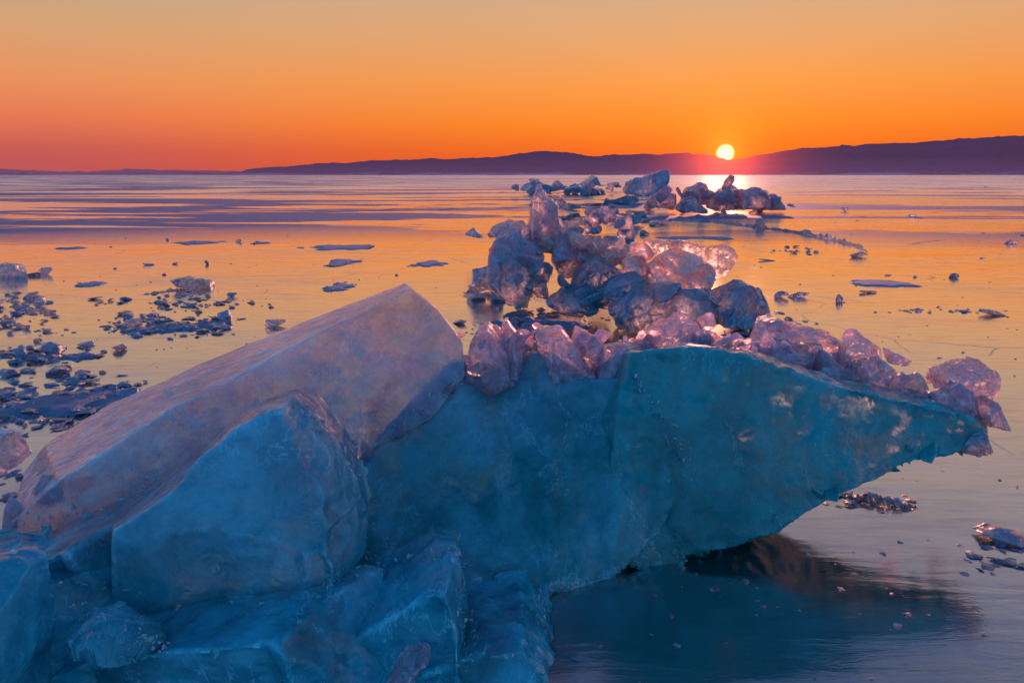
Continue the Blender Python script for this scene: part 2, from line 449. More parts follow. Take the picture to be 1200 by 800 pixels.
# ------------------------------------------------------------------ hills
SUN_PX, SUN_PY = 850, 179.5
sd = ray(SUN_PX, SUN_PY).normalized()
sun_el = math.asin(sd.z)
sun_az = math.atan2(sd.x, sd.y)          # clockwise from +Y
def hill_mat(name, c1, c2, snowy, haze):
    m, nt = mat(name)
    N = NT(nt)
    pos = N.n('ShaderNodeNewGeometry').outputs['Position']
    z = N.n('ShaderNodeSeparateXYZ', {0: pos}).outputs[2]
    a = N.noise(N.n('ShaderNodeMapping', {'Vector': pos, 'Scale': (.3, 1, 2.5)}).outputs[0], .0035, 7, .6, .3)
    c = N.mixc(a, c1, c2)
    low = N.math('MULTIPLY', N.n('ShaderNodeMapRange', {0: z, 1: 60.0, 2: 5.0}).outputs[0], N.ramp(a, [(.45, 0.0), (.6, 1.0)]))
    c = N.mixc(N.math('MULTIPLY', low, snowy), c, (.55, .34, .48))
    hz = N.mixc(N.n('ShaderNodeMapRange', {0: z, 1: 0.0, 2: 320.0}).outputs[0], haze, tuple(v * .62 for v in haze))  # aerial haze put in as surface emission, dimmer with height
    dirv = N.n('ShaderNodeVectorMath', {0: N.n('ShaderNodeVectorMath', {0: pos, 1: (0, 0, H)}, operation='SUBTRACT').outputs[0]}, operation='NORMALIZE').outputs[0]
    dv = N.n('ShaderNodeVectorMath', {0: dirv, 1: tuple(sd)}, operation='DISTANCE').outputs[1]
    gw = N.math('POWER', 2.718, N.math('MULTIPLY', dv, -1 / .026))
    hz = N.mixc(1.0, hz, N.mixc(1.0, (3.0, .25, .04), N.n('ShaderNodeCombineXYZ', {0: gw, 1: gw, 2: gw}).outputs[0], 'MULTIPLY'), 'ADD')  # red glow around the sun added to the hill emission
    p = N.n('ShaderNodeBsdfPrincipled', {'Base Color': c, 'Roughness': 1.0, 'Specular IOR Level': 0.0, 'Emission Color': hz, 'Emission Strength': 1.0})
    N.n('ShaderNodeOutputMaterial', {'Surface': p.outputs[0]})
    return m

def hills(name, prof, D, depth, m, seed, rag=2.0):
    xs = np.arange(-900, 2101, 3.0)
    ys = np.interp(xs, [p[0] for p in prof], [p[1] for p in prof])
    h = (205.3 - ys) / F * D
    X = (xs - 600) / F * D
    P3 = np.stack([X, X * 0, X * 0], 1)
    h = h + fbm(P3, 260, seed, 5, .55) * rag * D / F * .5
    h = np.maximum(h, 1.0)
    rows = [(0, 0), (.12, .10), (.28, .26), (.45, .5), (.62, .74), (.8, .93), (1, 1.0), (1.3, .8), (2.0, 0)]
    V, Fc = [], []
    for j, (d, hh) in enumerate(rows):
        q = np.stack([X, X * 0 + d * depth, X * 0], 1)
        g = fbm(q, 500, seed + 9, 4)
        for i in range(len(X)):
            sc = (D + d * depth) / D
            zz = h[i] * hh * (sc if j else 1)
            if 0 < j < 6: zz += g[i] * h[i] * .16
            V.append((X[i] * sc, D + d * depth + (g[i] * 140 if 0 < j < 8 else 0), max(zz, -5) if j not in (0, 8) else -5))
    n = len(X)
    for j in range(len(rows) - 1):
        for i in range(n - 1):
            a = j * n + i
            Fc.append((a, a + 1, a + n + 1, a + n))
    me = bpy.data.meshes.new(name)
    me.from_pydata(V, [], Fc)
    for p in me.polygons: p.use_smooth = True
    me.materials.append(m)
    o = bpy.data.objects.new(name, me)
    COL.objects.link(o)
    tag(o, kind='structure')
    return o

prof_near = [(-900, 196), (0, 203.5), (290, 203.5), (300, 200), (330, 196), (400, 192), (480, 188), (560, 185.5), (605, 182), (640, 178), (662, 180.5),
             (685, 185), (740, 183), (800, 181.5), (830, 184), (838, 187), (850, 190.5), (864, 188), (874, 185), (885, 182), (930, 176), (1000, 171.5), (1060, 169), (1110, 165.5),
             (1160, 163), (1200, 161), (1400, 158), (1700, 172), (2100, 150)]
prof_far = [(-900, 199), (0, 199), (25, 198.5), (60, 201), (110, 201.5), (160, 199), (200, 199.5), (250, 200.5), (300, 201), (2100, 201)]
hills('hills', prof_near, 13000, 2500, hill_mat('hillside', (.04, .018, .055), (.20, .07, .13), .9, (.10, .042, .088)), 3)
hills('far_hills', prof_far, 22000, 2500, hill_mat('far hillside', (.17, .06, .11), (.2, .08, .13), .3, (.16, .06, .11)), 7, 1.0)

# ------------------------------------------------------------------ sun and sky
sl = bpy.data.lights.new('sun', 'SUN')
sl.energy = 6.5
sl.angle = R(.6)
sl.color = (1.0, .38, .27)
so = bpy.data.objects.new('sun', sl)
COL.objects.link(so)
el = sun_el + R(.9)
v = Vector((math.sin(sun_az) * math.cos(el), math.cos(sun_az) * math.cos(el), math.sin(el)))
so.rotation_euler = v.to_track_quat('Z', 'Y').to_euler()
so.location = (30, 100, 20)

w = bpy.data.worlds.new('World')
scene.world = w
w.use_nodes = True
w.node_tree.nodes.clear()
N = NT(w.node_tree)
gen = N.n('ShaderNodeTexCoord').outputs['Generated']
d = N.n('ShaderNodeVectorMath', {0: gen}, operation='NORMALIZE').outputs[0]
z = N.n('ShaderNodeSeparateXYZ', {0: d}).outputs[2]
elev = N.math('DIVIDE', N.math('ARCSINE', N.math('MAXIMUM', z, 0.0)), R(90))      # 0..1 = 0..90 deg
def E(deg): return deg / 90
def L(*c): return lin(c)
away = N.ramp(elev, [(0, L(186, 84, 88)), (E(1.6), L(200, 92, 86)), (E(3.5), L(230, 120, 82)), (E(6), L(232, 148, 96)), (E(9), L(212, 162, 118)), (E(12), L(188, 166, 142)),
                     (E(20), L(152, 150, 170)), (E(34), L(78, 112, 165)), (E(60), L(36, 78, 138)), (1, L(25, 62, 120))])
near = N.ramp(elev, [(0, L(222, 84, 38)), (E(1.5), L(236, 98, 34)), (E(3.5), L(247, 130, 40)), (E(6), L(244, 150, 72)), (E(9), L(226, 163, 110)), (E(12.5), L(204, 170, 140)),
                     (E(21), L(176, 162, 170)), (E(34), L(85, 115, 165)), (E(60), L(36, 78, 138)), (1, L(25, 62, 120))])
back = N.ramp(elev, [(0, L(70, 84, 140)), (E(8), L(118, 112, 170)), (E(20), L(92, 130, 190)), (E(40), L(55, 108, 175)), (E(70), L(32, 78, 145)), (1, L(25, 62, 120))])
azv = Vector((math.sin(sun_az), math.cos(sun_az), 0))
flat = N.n('ShaderNodeVectorMath', {0: N.n('ShaderNodeVectorMath', {0: d, 1: (1, 1, 0)}, operation='MULTIPLY').outputs[0]}, operation='NORMALIZE').outputs[0]
ca = N.n('ShaderNodeVectorMath', {0: flat, 1: tuple(azv)}, operation='DOT_PRODUCT').outputs[1]
f_near = N.n('ShaderNodeMapRange', {0: ca, 1: math.cos(R(46)), 2: 1.0}, interpolation_type='SMOOTHSTEP').outputs[0]
f_back = N.n('ShaderNodeMapRange', {0: ca, 1: .55, 2: -.5}, interpolation_type='SMOOTHSTEP').outputs[0]
c = N.mixc(f_near, away, near)
back = N.mixc(1.0, back, (.92, 1.98, 1.42), 'MULTIPLY')
c = N.mixc(f_back, c, back)
# glow and disc
cs = N.n('ShaderNodeVectorMath', {0: d, 1: tuple(sd)}, operation='DOT_PRODUCT').outputs[1]
ang = N.math('ARCCOSINE', N.math('MINIMUM', cs, 1.0))
g1 = N.math('POWER', 2.718, N.math('MULTIPLY', ang, -1 / R(1.1)))
g2 = N.math('POWER', 2.718, N.math('MULTIPLY', ang, -1 / R(5.0)))
c = N.mixc(1.0, c, N.mixc(1.0, (1.3, .30, .02), N.n('ShaderNodeCombineXYZ', {0: g1, 1: g1, 2: g1}).outputs[0], 'MULTIPLY'), 'ADD')
c = N.mixc(1.0, c, N.mixc(1.0, (.08, .02, .0), N.n('ShaderNodeCombineXYZ', {0: g2, 1: g2, 2: g2}).outputs[0], 'MULTIPLY'), 'ADD')
disc = N.n('ShaderNodeMapRange', {0: ang, 1: R(.68), 2: R(.32)}, interpolation_type='SMOOTHSTEP').outputs[0]
c = N.mixc(disc, c, (2.6, 2.1, .85))
# faint physical sky added on top
sky = N.n('ShaderNodeTexSky', sky_type='NISHITA', sun_disc=False, sun_elevation=max(el, R(1)), sun_rotation=sun_az, air_density=1.2, dust_density=1.5)
bg1 = N.n('ShaderNodeBackground', {'Color': c, 'Strength': 1.0})
bg2 = N.n('ShaderNodeBackground', {'Color': sky.outputs[0], 'Strength': .004})
ad = N.n('ShaderNodeAddShader', {0: bg1.outputs[0], 1: bg2.outputs[0]})
N.n('ShaderNodeOutputWorld', {'Surface': ad.outputs[0]})

# ------------------------------------------------------------------ foreground: the big slab
def V3(l): return [at(*p) for p in l]
front = V3([(14, 612, 2.28), (70, 562, 2.33), (108, 540, 2.36), (198, 482, 2.5), (300, 429, 2.66), (390, 382, 2.82), (481, 337, 2.97), (512, 362, 2.99), (543, 402, 3.0), (545, 440, 2.98), (505, 490, 2.9), (420, 535, 2.75), (300, 610, 2.55), (120, 700, 2.35), (10, 680, 2.25)])
back = V3([(16, 590, 2.6), (30, 550, 2.72), (52, 520, 2.76), (122, 476, 2.82), (250, 419, 2.95), (365, 373, 3.07), (474, 331, 3.2), (506, 354, 3.3), (536, 392, 3.35), (535, 430, 3.35), (500, 480, 3.3), (420, 520, 3.1), (300, 590, 2.95), (120, 660, 2.75), (30, 640, 2.6)])
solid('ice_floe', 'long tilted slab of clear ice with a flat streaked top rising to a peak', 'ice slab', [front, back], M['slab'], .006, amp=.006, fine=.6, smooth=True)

# mound before the slab
block('ice_mound', 'smooth hump of milky blue ice leaning against the front of the long tilted slab',
      [(345, 461), (300, 476), (262, 505), (236, 535), (185, 568), (110, 602), (0, 645), (-60, 690), (-20, 720), (100, 722), (200, 716), (300, 712), (378, 697), (432, 648), (436, 600), (424, 560), (406, 530), (386, 503)],
      2.33, .5, M['mound'], bevel=.13, amp=.05, voxel=.008, cat='ice block', cuts=1, jagged=.015, fine=1.0, smooth=True)

# central teal mass and the overhanging wedge
front = V3([(545, 424, 3.1), (570, 428, 3.12), (600, 424, 3.12), (640, 412, 3.1), (690, 446, 3.05), (738, 442, 2.99), (786, 490, 2.88), (806, 560, 2.80), (772, 622, 2.74), (712, 676, 2.6), (641, 692, 2.48), (633, 722, 2.34), (652, 752, 2.2), (668, 775, 2.12), (650, 800, 2.0), (640, 840, 1.9), (420, 850, 1.9), (330, 800, 2.0), (360, 690, 2.3), (395, 600, 2.55), (420, 530, 2.8), (470, 480, 2.95), (520, 430, 3.05)])
back = V3([(550, 416, 3.7), (572, 420, 3.7), (600, 416, 3.7), (640, 408, 3.7), (690, 440, 3.7), (740, 440, 3.7), (760, 480, 3.7), (770, 540, 3.6), (750, 590, 3.4), (700, 620, 3.2), (660, 640, 3.1), (650, 650, 3.0), (650, 660, 2.95), (650, 665, 2.9), (640, 670, 2.9), (620, 680, 2.8), (440, 700, 2.7), (360, 690, 2.8), (380, 620, 3.0), (400, 570, 3.2), (430, 520, 3.4), (475, 480, 3.6), (525, 435, 3.7)])
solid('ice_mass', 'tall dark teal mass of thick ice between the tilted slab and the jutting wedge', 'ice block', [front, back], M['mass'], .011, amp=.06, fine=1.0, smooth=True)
front = V3([(690, 426, 3.3), (738, 408, 3.0), (800, 410, 2.95), (870, 420, 2.95), (960, 446, 2.95), (1040, 465, 2.95), (1100, 478, 2.97), (1148, 494, 3.0), (1160, 514, 3.0), (1118, 530, 2.98), (1070, 542, 2.92), (1040, 558, 2.88), (985, 575, 2.82), (940, 600, 2.78), (890, 626, 2.74), (840, 646, 2.7), (806, 656, 2.68), (790, 684, 2.66), (765, 678, 2.64), (735, 666, 2.62), (690, 680, 2.6), (620, 690, 2.8), (580, 600, 3.3), (590, 500, 3.5)])
back = V3([(690, 424, 3.6), (738, 405, 3.5), (800, 403, 3.5), (870, 413, 3.5), (960, 438, 3.45), (1040, 458, 3.35), (1100, 470, 3.25), (1142, 486, 3.15), (1150, 500, 3.12), (1110, 518, 3.1), (1060, 530, 3.1), (1030, 542, 3.1), (975, 560, 3.1), (930, 580, 3.1), (880, 600, 3.1), (830, 615, 3.1), (796, 625, 3.1), (780, 640, 3.1), (755, 640, 3.1), (730, 635, 3.1), (690, 640, 3.1), (640, 650, 3.1), (600, 590, 3.6), (600, 500, 3.75)])
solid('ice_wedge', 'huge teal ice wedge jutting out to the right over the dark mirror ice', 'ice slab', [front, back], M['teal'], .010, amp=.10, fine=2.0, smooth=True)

# foreground blocks at the bottom
block('ice_block', 'pale blue block with a sharp upper corner at the bottom centre of the heap',
      [(370, 690), (400, 668), (450, 655), (500, 646), (536, 645), (543, 670), (550, 740), (560, 860), (400, 880), (340, 780)], 2.16, .4, M['front'], bevel=.10, amp=.05, voxel=.008, cuts=2, jagged=.015, fine=1.0, smooth=True)
block('ice_block', 'low broken foot of blue ice at the edge of the dark mirror ice, bottom centre',
      [(470, 745), (550, 716), (612, 712), (632, 728), (652, 752), (674, 768), (668, 784), (655, 800), (655, 860), (440, 880)], 2.2, .5, M['front'], bevel=.08, amp=.08, voxel=.008, cuts=0, jagged=.03, fine=1.6)
block('ice_block', 'wide smooth deep blue block filling the bottom left foreground',
      [(120, 730), (250, 712), (360, 698), (440, 700), (520, 730), (600, 760), (600, 880), (10, 880), (30, 770)], 2.02, .4, M['front'], bevel=.10, amp=.05, voxel=.008, cuts=2, jagged=.015, fine=1.0, smooth=True)
block('ice_plate', 'thin flat oval plate of ice lying low in the bottom left foreground',
      [(50, 742), (80, 728), (140, 722), (188, 740), (190, 756), (130, 766), (75, 758)], 1.86, .16, M['mound'], bevel=.2, amp=.1)
block('ice_block', 'upright ice block cut by the left picture edge at the bottom corner',
      [(-90, 672), (-20, 668), (12, 680), (22, 720), (28, 770), (30, 860), (-90, 880)], 1.75, .3, M['front'], bevel=.1, amp=.08, cuts=3)
block('ice_block', 'rough blue ice block low under the hump at the far left',
      [(-80, 650), (20, 655), (120, 672), (190, 705), (170, 755), (60, 800), (-80, 800)], 2.05, .45, M['front'], bevel=.12, amp=.1, cuts=4)
block('ice_shard', 'small bright edged splinter standing at the bottom edge of the foreground heap',
      [(452, 800), (462, 776), (488, 757), (502, 760), (500, 778), (480, 800), (470, 830), (450, 830)], 1.72, .1, M['pink'], bevel=.2, amp=.2, cat='ice shard')
block('ice_block', 'rounded pale block at the left picture edge beside the low end of the tilted slab',
      [(-60, 520), (-10, 510), (10, 514), (18, 530), (14, 552), (-20, 560), (-60, 556)], 3.1, .25, M['slab'], bevel=.25)

# crest of pink pieces on top of the mass and the wedge
G = None
crest = [
 ('rounded pink ice knob at the left end of the crest, touching the tilted slab', [(549, 445), (552, 402), (560, 388), (571, 383), (582, 392), (592, 408), (612, 470), (560, 480)], 3.1, .3),
 ('narrow pointed pink shard second from the left along the crest', [(588, 404), (593, 374), (604, 374), (613, 382), (619, 402), (622, 470), (592, 465)], 3.12, .2),
 ('slanting pink slab on the crest whose long edge runs down to the right', [(622, 402), (628, 379), (650, 377), (668, 383), (682, 402), (700, 430), (706, 456), (664, 470), (630, 440)], 3.12, .22),
 ('small pink shard wedged behind the slanting pink slab', [(664, 384), (680, 382), (697, 392), (708, 404), (706, 446), (686, 440)], 3.25, .18),
 ('low jagged pink piece in the dip of the crest', [(696, 448), (703, 415), (722, 398), (742, 392), (760, 388), (766, 410), (750, 458)], 3.15, .2),
 ('large dome shaped pink block in the middle of the crest', [(750, 404), (762, 382), (778, 364), (794, 362), (812, 372), (835, 374), (846, 388), (858, 404), (856, 426), (752, 428)], 3.45, .26),
 ('little bright nub on the shoulder of the dome shaped block', [(818, 376), (822, 369), (836, 368), (839, 380), (828, 388)], 3.5, .08),
 ('flat pale plate with a sunlit upper face lying behind the wedge edge', [(868, 417), (900, 408), (952, 406), (960, 412), (955, 436), (905, 432), (880, 424)], 3.35, .3),
 ('wide dull blue plate behind the flat sunlit plate', [(842, 386), (868, 377), (905, 380), (950, 384), (974, 394), (984, 412), (980, 428), (900, 424), (856, 408)], 3.75, .4),
 ('short pointed pink shard beside the flat sunlit plate', [(948, 442), (954, 418), (966, 407), (980, 424), (1006, 446), (990, 458), (960, 450)], 3.25, .14),
 ('tall clear block with a rounded top standing on the right half of the crest', [(984, 430), (980, 398), (988, 387), (1004, 386), (1018, 397), (1030, 408), (1030, 440), (1006, 446)], 3.4, .16),
 ('purple block leaning before the tall clear block', [(994, 440), (1008, 424), (1030, 414), (1046, 420), (1050, 440), (1042, 462), (1016, 458)], 3.25, .16),
 ('little pink splinter sticking out behind the tall clear block', [(1028, 404), (1046, 412), (1070, 423), (1064, 428), (1040, 425)], 3.6, .08),
 ('ragged pink lump in the gap right of the purple block', [(1038, 466), (1044, 444), (1056, 437), (1070, 444), (1082, 440), (1090, 462), (1086, 476), (1056, 474)], 3.2, .16),
 ('flat topped pink slab on the right end of the crest', [(1080, 442), (1092, 434), (1122, 427), (1158, 425), (1165, 434), (1160, 452), (1150, 462), (1120, 456), (1092, 462)], 3.3, .3),
 ('triangular pink block under the flat topped slab', [(1092, 474), (1104, 458), (1120, 446), (1138, 460), (1150, 478), (1148, 494), (1112, 486)], 3.1, .16),
 ('outermost glassy pink chunk at the right tip of the wedge', [(1140, 474), (1148, 464), (1158, 465), (1172, 478), (1180, 488), (1174, 500), (1158, 503), (1146, 492)], 3.08, .16),
 ('dark glassy knob hanging under the right tip of the wedge', [(1120, 524), (1134, 510), (1158, 506), (1164, 518), (1154, 530), (1134, 532)], 3.0, .12),
]
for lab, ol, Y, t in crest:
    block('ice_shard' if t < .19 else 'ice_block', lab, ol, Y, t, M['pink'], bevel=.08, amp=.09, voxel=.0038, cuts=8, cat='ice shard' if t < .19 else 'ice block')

# ------------------------------------------------------------------ the middle heap
mid = [
 ('slender ice spire, tallest piece of the middle heap', [(614, 300), (618, 262), (622, 238), (627, 226), (631, 215), (640, 228), (652, 236), (656, 262), (664, 288), (660, 310), (634, 314)], 8.7, .4, 'mid'),
 ('big blue block under the spire with a slanting sunlit upper edge', [(574, 338), (572, 298), (586, 278), (606, 270), (624, 284), (644, 308), (656, 334), (644, 358), (596, 358)], 8.1, .6, 'mid'),
 ('pale cone shaped ice pinnacle standing before the big blue block', [(613, 352), (618, 332), (625, 310), (631, 306), (637, 314), (640, 330), (644, 352)], 7.9, .28, 'mid'),
 ('fin of ice with a pink left edge right of the spire', [(646, 306), (644, 272), (656, 269), (668, 280), (692, 294), (712, 312), (700, 330), (660, 328)], 8.2, .4, 'mid'),
 ('dusky block behind the fin, near the top of the middle heap', [(684, 294), (698, 280), (722, 277), (736, 288), (736, 308), (708, 312)], 8.7, .5, 'mid'),
 ('rounded pink topped block at the centre of the middle heap', [(668, 334), (680, 314), (704, 300), (722, 302), (740, 320), (736, 342), (700, 350)], 7.8, .5, 'mid'),
 ('thick tilted slab forming the upper right rim of the middle heap', [(738, 290), (762, 280), (800, 282), (832, 289), (860, 290), (864, 302), (856, 318), (846, 336), (812, 320), (776, 306), (748, 306)], 8.0, .3, 'clearrim'),
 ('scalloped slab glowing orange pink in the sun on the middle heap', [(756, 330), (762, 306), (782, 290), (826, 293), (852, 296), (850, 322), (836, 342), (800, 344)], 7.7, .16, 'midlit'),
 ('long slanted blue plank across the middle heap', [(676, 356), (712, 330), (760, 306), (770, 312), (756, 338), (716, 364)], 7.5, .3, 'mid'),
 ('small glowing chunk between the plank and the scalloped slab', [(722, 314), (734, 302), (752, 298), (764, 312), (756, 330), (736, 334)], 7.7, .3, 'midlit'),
 ('broad dark blue block at the front foot of the middle heap', [(714, 366), (738, 344), (776, 328), (812, 332), (842, 352), (850, 372), (820, 386), (756, 388), (724, 382)], 7.15, .6, 'mid'),
 ('dark right hand block of the middle heap with a jagged rim', [(828, 346), (848, 332), (872, 330), (888, 338), (902, 358), (908, 376), (872, 380), (836, 378)], 7.3, .6, 'mid'),
 ('low grey block left of the broad dark block', [(640, 356), (660, 338), (690, 332), (706, 346), (700, 364), (664, 370)], 7.6, .5, 'mid'),
 ('dark arched block left behind the spire', [(572, 278), (576, 266), (596, 258), (616, 260), (624, 278), (600, 284)], 10.0, .5, 'mid'),
 ('block tucked under the spire on its left', [(604, 296), (610, 272), (622, 262), (640, 280), (642, 306), (620, 312)], 8.9, .5, 'mid'),
 ('jagged thin plate standing at the far left foot of the heap', [(546, 344), (554, 330), (552, 316), (566, 312), (580, 308), (586, 322), (592, 344), (572, 340)], 9.2, .2, 'darkfrag'),
 ('lone winged shard left of the arched block', [(544, 275), (550, 270), (556, 265), (560, 271), (569, 278), (556, 278)], 13.5, .3, 'darkfrag'),
]
for lab, ol, Y, t, mk in mid:
    block('ice_block' if t > .29 else 'ice_shard', lab, ol, Y, t, M[mk], bevel=.10, amp=.11, cat='ice block' if t > .29 else 'ice shard')

# tumbled prototypes for small pieces
def shard_mesh(seed, sx, sy, sz, m, sub=2, npt=11):
    r = random.Random(seed)
    bm = bmesh.new()
    for _ in range(npt):
        v = Vector((r.gauss(0, 1), r.gauss(0, 1), r.gauss(0, 1))).normalized() * r.uniform(.8, 1.1)
        bm.verts.new((v.x * sx, v.y * sy, v.z * sz))
    ret = bmesh.ops.convex_hull(bm, input=bm.verts)
    junk = [e for e in ret['geom_interior'] + ret['geom_unused'] if isinstance(e, bmesh.types.BMVert)]
    bmesh.ops.delete(bm, geom=list(set(junk)), context='VERTS')
    me0 = remeshed(bm, (sx + sy + sz) / 3 * .075)
    s = (sx + sy + sz) / 1.5
    roughen(me0, s, .12, seed * 5 + 2, 1.0, 1)
    me0.materials.clear(); me0.materials.append(m)
    for p in me0.polygons: p.use_smooth = True
    me0.set_sharp_from_angle(angle=R(28))
    # sit on z = 0 with a unit footprint of about one metre
    p = coords(me0)
    p[:, 2] -= p[:, 2].min() + .12 * sz
    p /= (p[:, 0].max() - p[:, 0].min())
    me0.vertices.foreach_set('co', p.ravel()); me0.update()
    return me0
def protos(m, base):
    shp = [(1, .8, .55), (1, .7, .35), (.9, .8, .8), (1, .5, .45), (.8, .9, .6), (1, .6, .22)]
    return [shard_mesh(base + i, *s, m) for i, s in enumerate(shp)]
P_frag, P_dark, P_mid = protos(M['frag'], 40), protos(M['darkfrag'], 60), protos(M['mid'], 80)
P_farpink = protos(M['farpink'], 90)
P_far = protos(M['far'], 95)
P_pink = protos(M['pink'], 99)
P_teal = protos(M['teal'], 120)
def plate_mesh(seed, th, m):
    r = random.Random(seed)
    n = r.choice((4, 5, 5, 6))
    a0 = r.uniform(0, 6)
    pts = [(math.cos(a0 + (i + r.uniform(-.3, .3)) * 2 * math.pi / n) * r.uniform(.6, 1.1), math.sin(a0 + (i + r.uniform(-.3, .3)) * 2 * math.pi / n) * r.uniform(.5, 1)) for i in range(n)]
    pts = jag(pts, r, .06)
    A = [Vector((x, y, -th)) for x, y in pts]
    B = [Vector((x * .93 + r.uniform(-.05, .05), y * .93, th)) for x, y in pts]
    bm = rings_mesh([A, B]); cut_planes(bm, 4, r)
    me0 = remeshed(bm, .028)
    roughen(me0, 1.4, .035, seed, 1.0, 2, True)
    me0.materials.clear(); me0.materials.append(m)
    for p in me0.polygons: p.use_smooth = True
    me0.set_sharp_from_angle(angle=R(28))
    p = coords(me0)
    p /= (p[:, 0].max() - p[:, 0].min())
    me0.vertices.foreach_set('co', p.ravel()); me0.update()
    return me0
PL_mid = [plate_mesh(200 + i, (.1, .16, .22, .12, .3, .18)[i], M['mid']) for i in range(6)]
PL_lit = [plate_mesh(220 + i, (.1, .16, .22)[i], M['midlit']) for i in range(3)]
PL_pink = [plate_mesh(240 + i, (.12, .16, .25, .1)[i], M['pink']) for i in range(4)]
PL_far = [plate_mesh(260 + i, (.12, .16, .25)[i], M['farpink']) for i in range(3)]
def plates(name, meshes, spots, wr, label, group, seed, steep=1.0, cat='ice shard'):
    """broken plates jammed on end; spots = (px, py of the middle, distance)"""
    r = random.Random(seed)
    for (px, py, Y) in spots:
        p = at(px, py, Y)
        w = r.uniform(*wr) / F * Y
        o = bpy.data.objects.new(name, r.choice(meshes)); COL.objects.link(o)
        o.location = p
        o.scale = (w, w * r.uniform(.6, 1), w * r.uniform(.8, 1.2))
        o.rotation_euler = (r.uniform(.5, 1.7) * steep * r.choice((-1, 1)), r.uniform(-.9, .9) * steep, r.uniform(-1.2, 1.2))
        tag(o, label, cat, group)
def scatter(poly, n, seed, Y0, Y1):
    r = random.Random(seed)
    out = []
    for _ in range(n):
        k = r.randrange(len(poly) - 1); t = r.random()
        out.append((poly[k][0] + (poly[k + 1][0] - poly[k][0]) * t + r.gauss(0, 4), poly[k][1] + (poly[k + 1][1] - poly[k][1]) * t + r.gauss(0, 4), r.uniform(Y0, Y1)))
    return out
plates('ice_shard', PL_mid, scatter([(600, 300), (640, 330), (700, 345), (760, 330)], 12, 1, 7.5, 8.0), (20, 38), 'blue plate jammed on end in the front of the middle heap', 'plates jammed in the front of the middle heap', 1)
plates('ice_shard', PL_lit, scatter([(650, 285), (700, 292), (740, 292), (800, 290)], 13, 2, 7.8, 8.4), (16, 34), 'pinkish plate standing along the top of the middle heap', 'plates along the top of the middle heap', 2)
plates('ice_shard', PL_mid, scatter([(660, 276), (680, 256), (705, 252), (738, 276)], 24, 3, 9.5, 12), (10, 26), 'thin blue plate standing in the jumble behind the spire', 'plates standing behind the spire', 3)
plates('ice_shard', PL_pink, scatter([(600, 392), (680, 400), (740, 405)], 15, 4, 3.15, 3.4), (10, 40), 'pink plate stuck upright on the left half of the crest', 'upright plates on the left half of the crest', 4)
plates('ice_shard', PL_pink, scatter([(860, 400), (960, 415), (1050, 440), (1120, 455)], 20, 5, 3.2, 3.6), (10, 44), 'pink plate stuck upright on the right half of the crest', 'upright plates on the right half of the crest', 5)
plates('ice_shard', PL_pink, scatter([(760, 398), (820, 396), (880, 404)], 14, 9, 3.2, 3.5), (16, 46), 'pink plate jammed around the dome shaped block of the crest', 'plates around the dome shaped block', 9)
plates('ice_shard', PL_far, scatter([(768, 232), (830, 224), (900, 232)], 16, 6, 29, 34), (10, 28), 'pink plate standing in the far pink heap', 'plates of the far pink heap', 6)
plates('ice_shard', PL_mid, scatter([(600, 220), (660, 220), (720, 218)], 9, 7, 55, 62), (8, 22), 'dark plate standing on the leftmost far ridge', 'plates of the leftmost far ridge', 7)

def put(name, meshes, px, py, wpx, label, group=None, cat='ice piece', r=random, zs=1.0, k=None, z=0.0, sink=0.0, rot=None, tilt=.12, small=None):
    """a loose piece lying on the ice: base at photo point, wpx its width in the photo"""
    g = ground(px, py)
    w = wpx / F * g.y / math.cos(TH)
    me = meshes[r.randrange(len(meshes)) if k is None else k]
    if small is not None:
        small.append((wpx, name, me, (g.x, g.y + w * .3, z - sink * w), (w, w * r.uniform(.8, 1.1), w * zs * r.uniform(.85, 1.15)),
                      (r.uniform(-tilt, tilt), r.uniform(-tilt, tilt), r.uniform(0, 6.28)), label, cat, group))
        return
    o = bpy.data.objects.new(name, me)
    COL.objects.link(o)
    o.location = (g.x, g.y + w * .3, z - sink * w)
    o.scale = (w, w * r.uniform(.8, 1.1), w * zs * r.uniform(.85, 1.15))
    o.rotation_euler = (r.uniform(-tilt, tilt), r.uniform(-tilt, tilt), rot if rot is not None else r.uniform(-.6, .6) + (math.pi if r.random() < .5 else 0))
    return tag(o, label, cat, group)

SMALL = []
def cluster(name, meshes, region, n, wr, label, group, seed, zs=1.0, cat='ice fragment', bias=1.6, stack=0):
    """n individual pieces inside an ellipse region=(x0,y0,x1,y1) of the photo"""
    r = random.Random(seed)
    x0, y0, x1, y1 = region
    for i in range(n):
        a, q = r.uniform(0, 2 * math.pi), math.sqrt(r.random()) * (1 + abs(r.gauss(0, .3)))
        px = (x0 + x1) / 2 + math.cos(a) * q * (x1 - x0) / 2
        py = (y0 + y1) / 2 + math.sin(a) * q * (y1 - y0) / 2
        w = wr[0] + (wr[1] - wr[0]) * r.random() ** bias
        put(name, meshes, px, py, w, label, group, cat, r, zs, z=0 if not stack else r.random() * stack * max(0, 1 - q), small=SMALL)

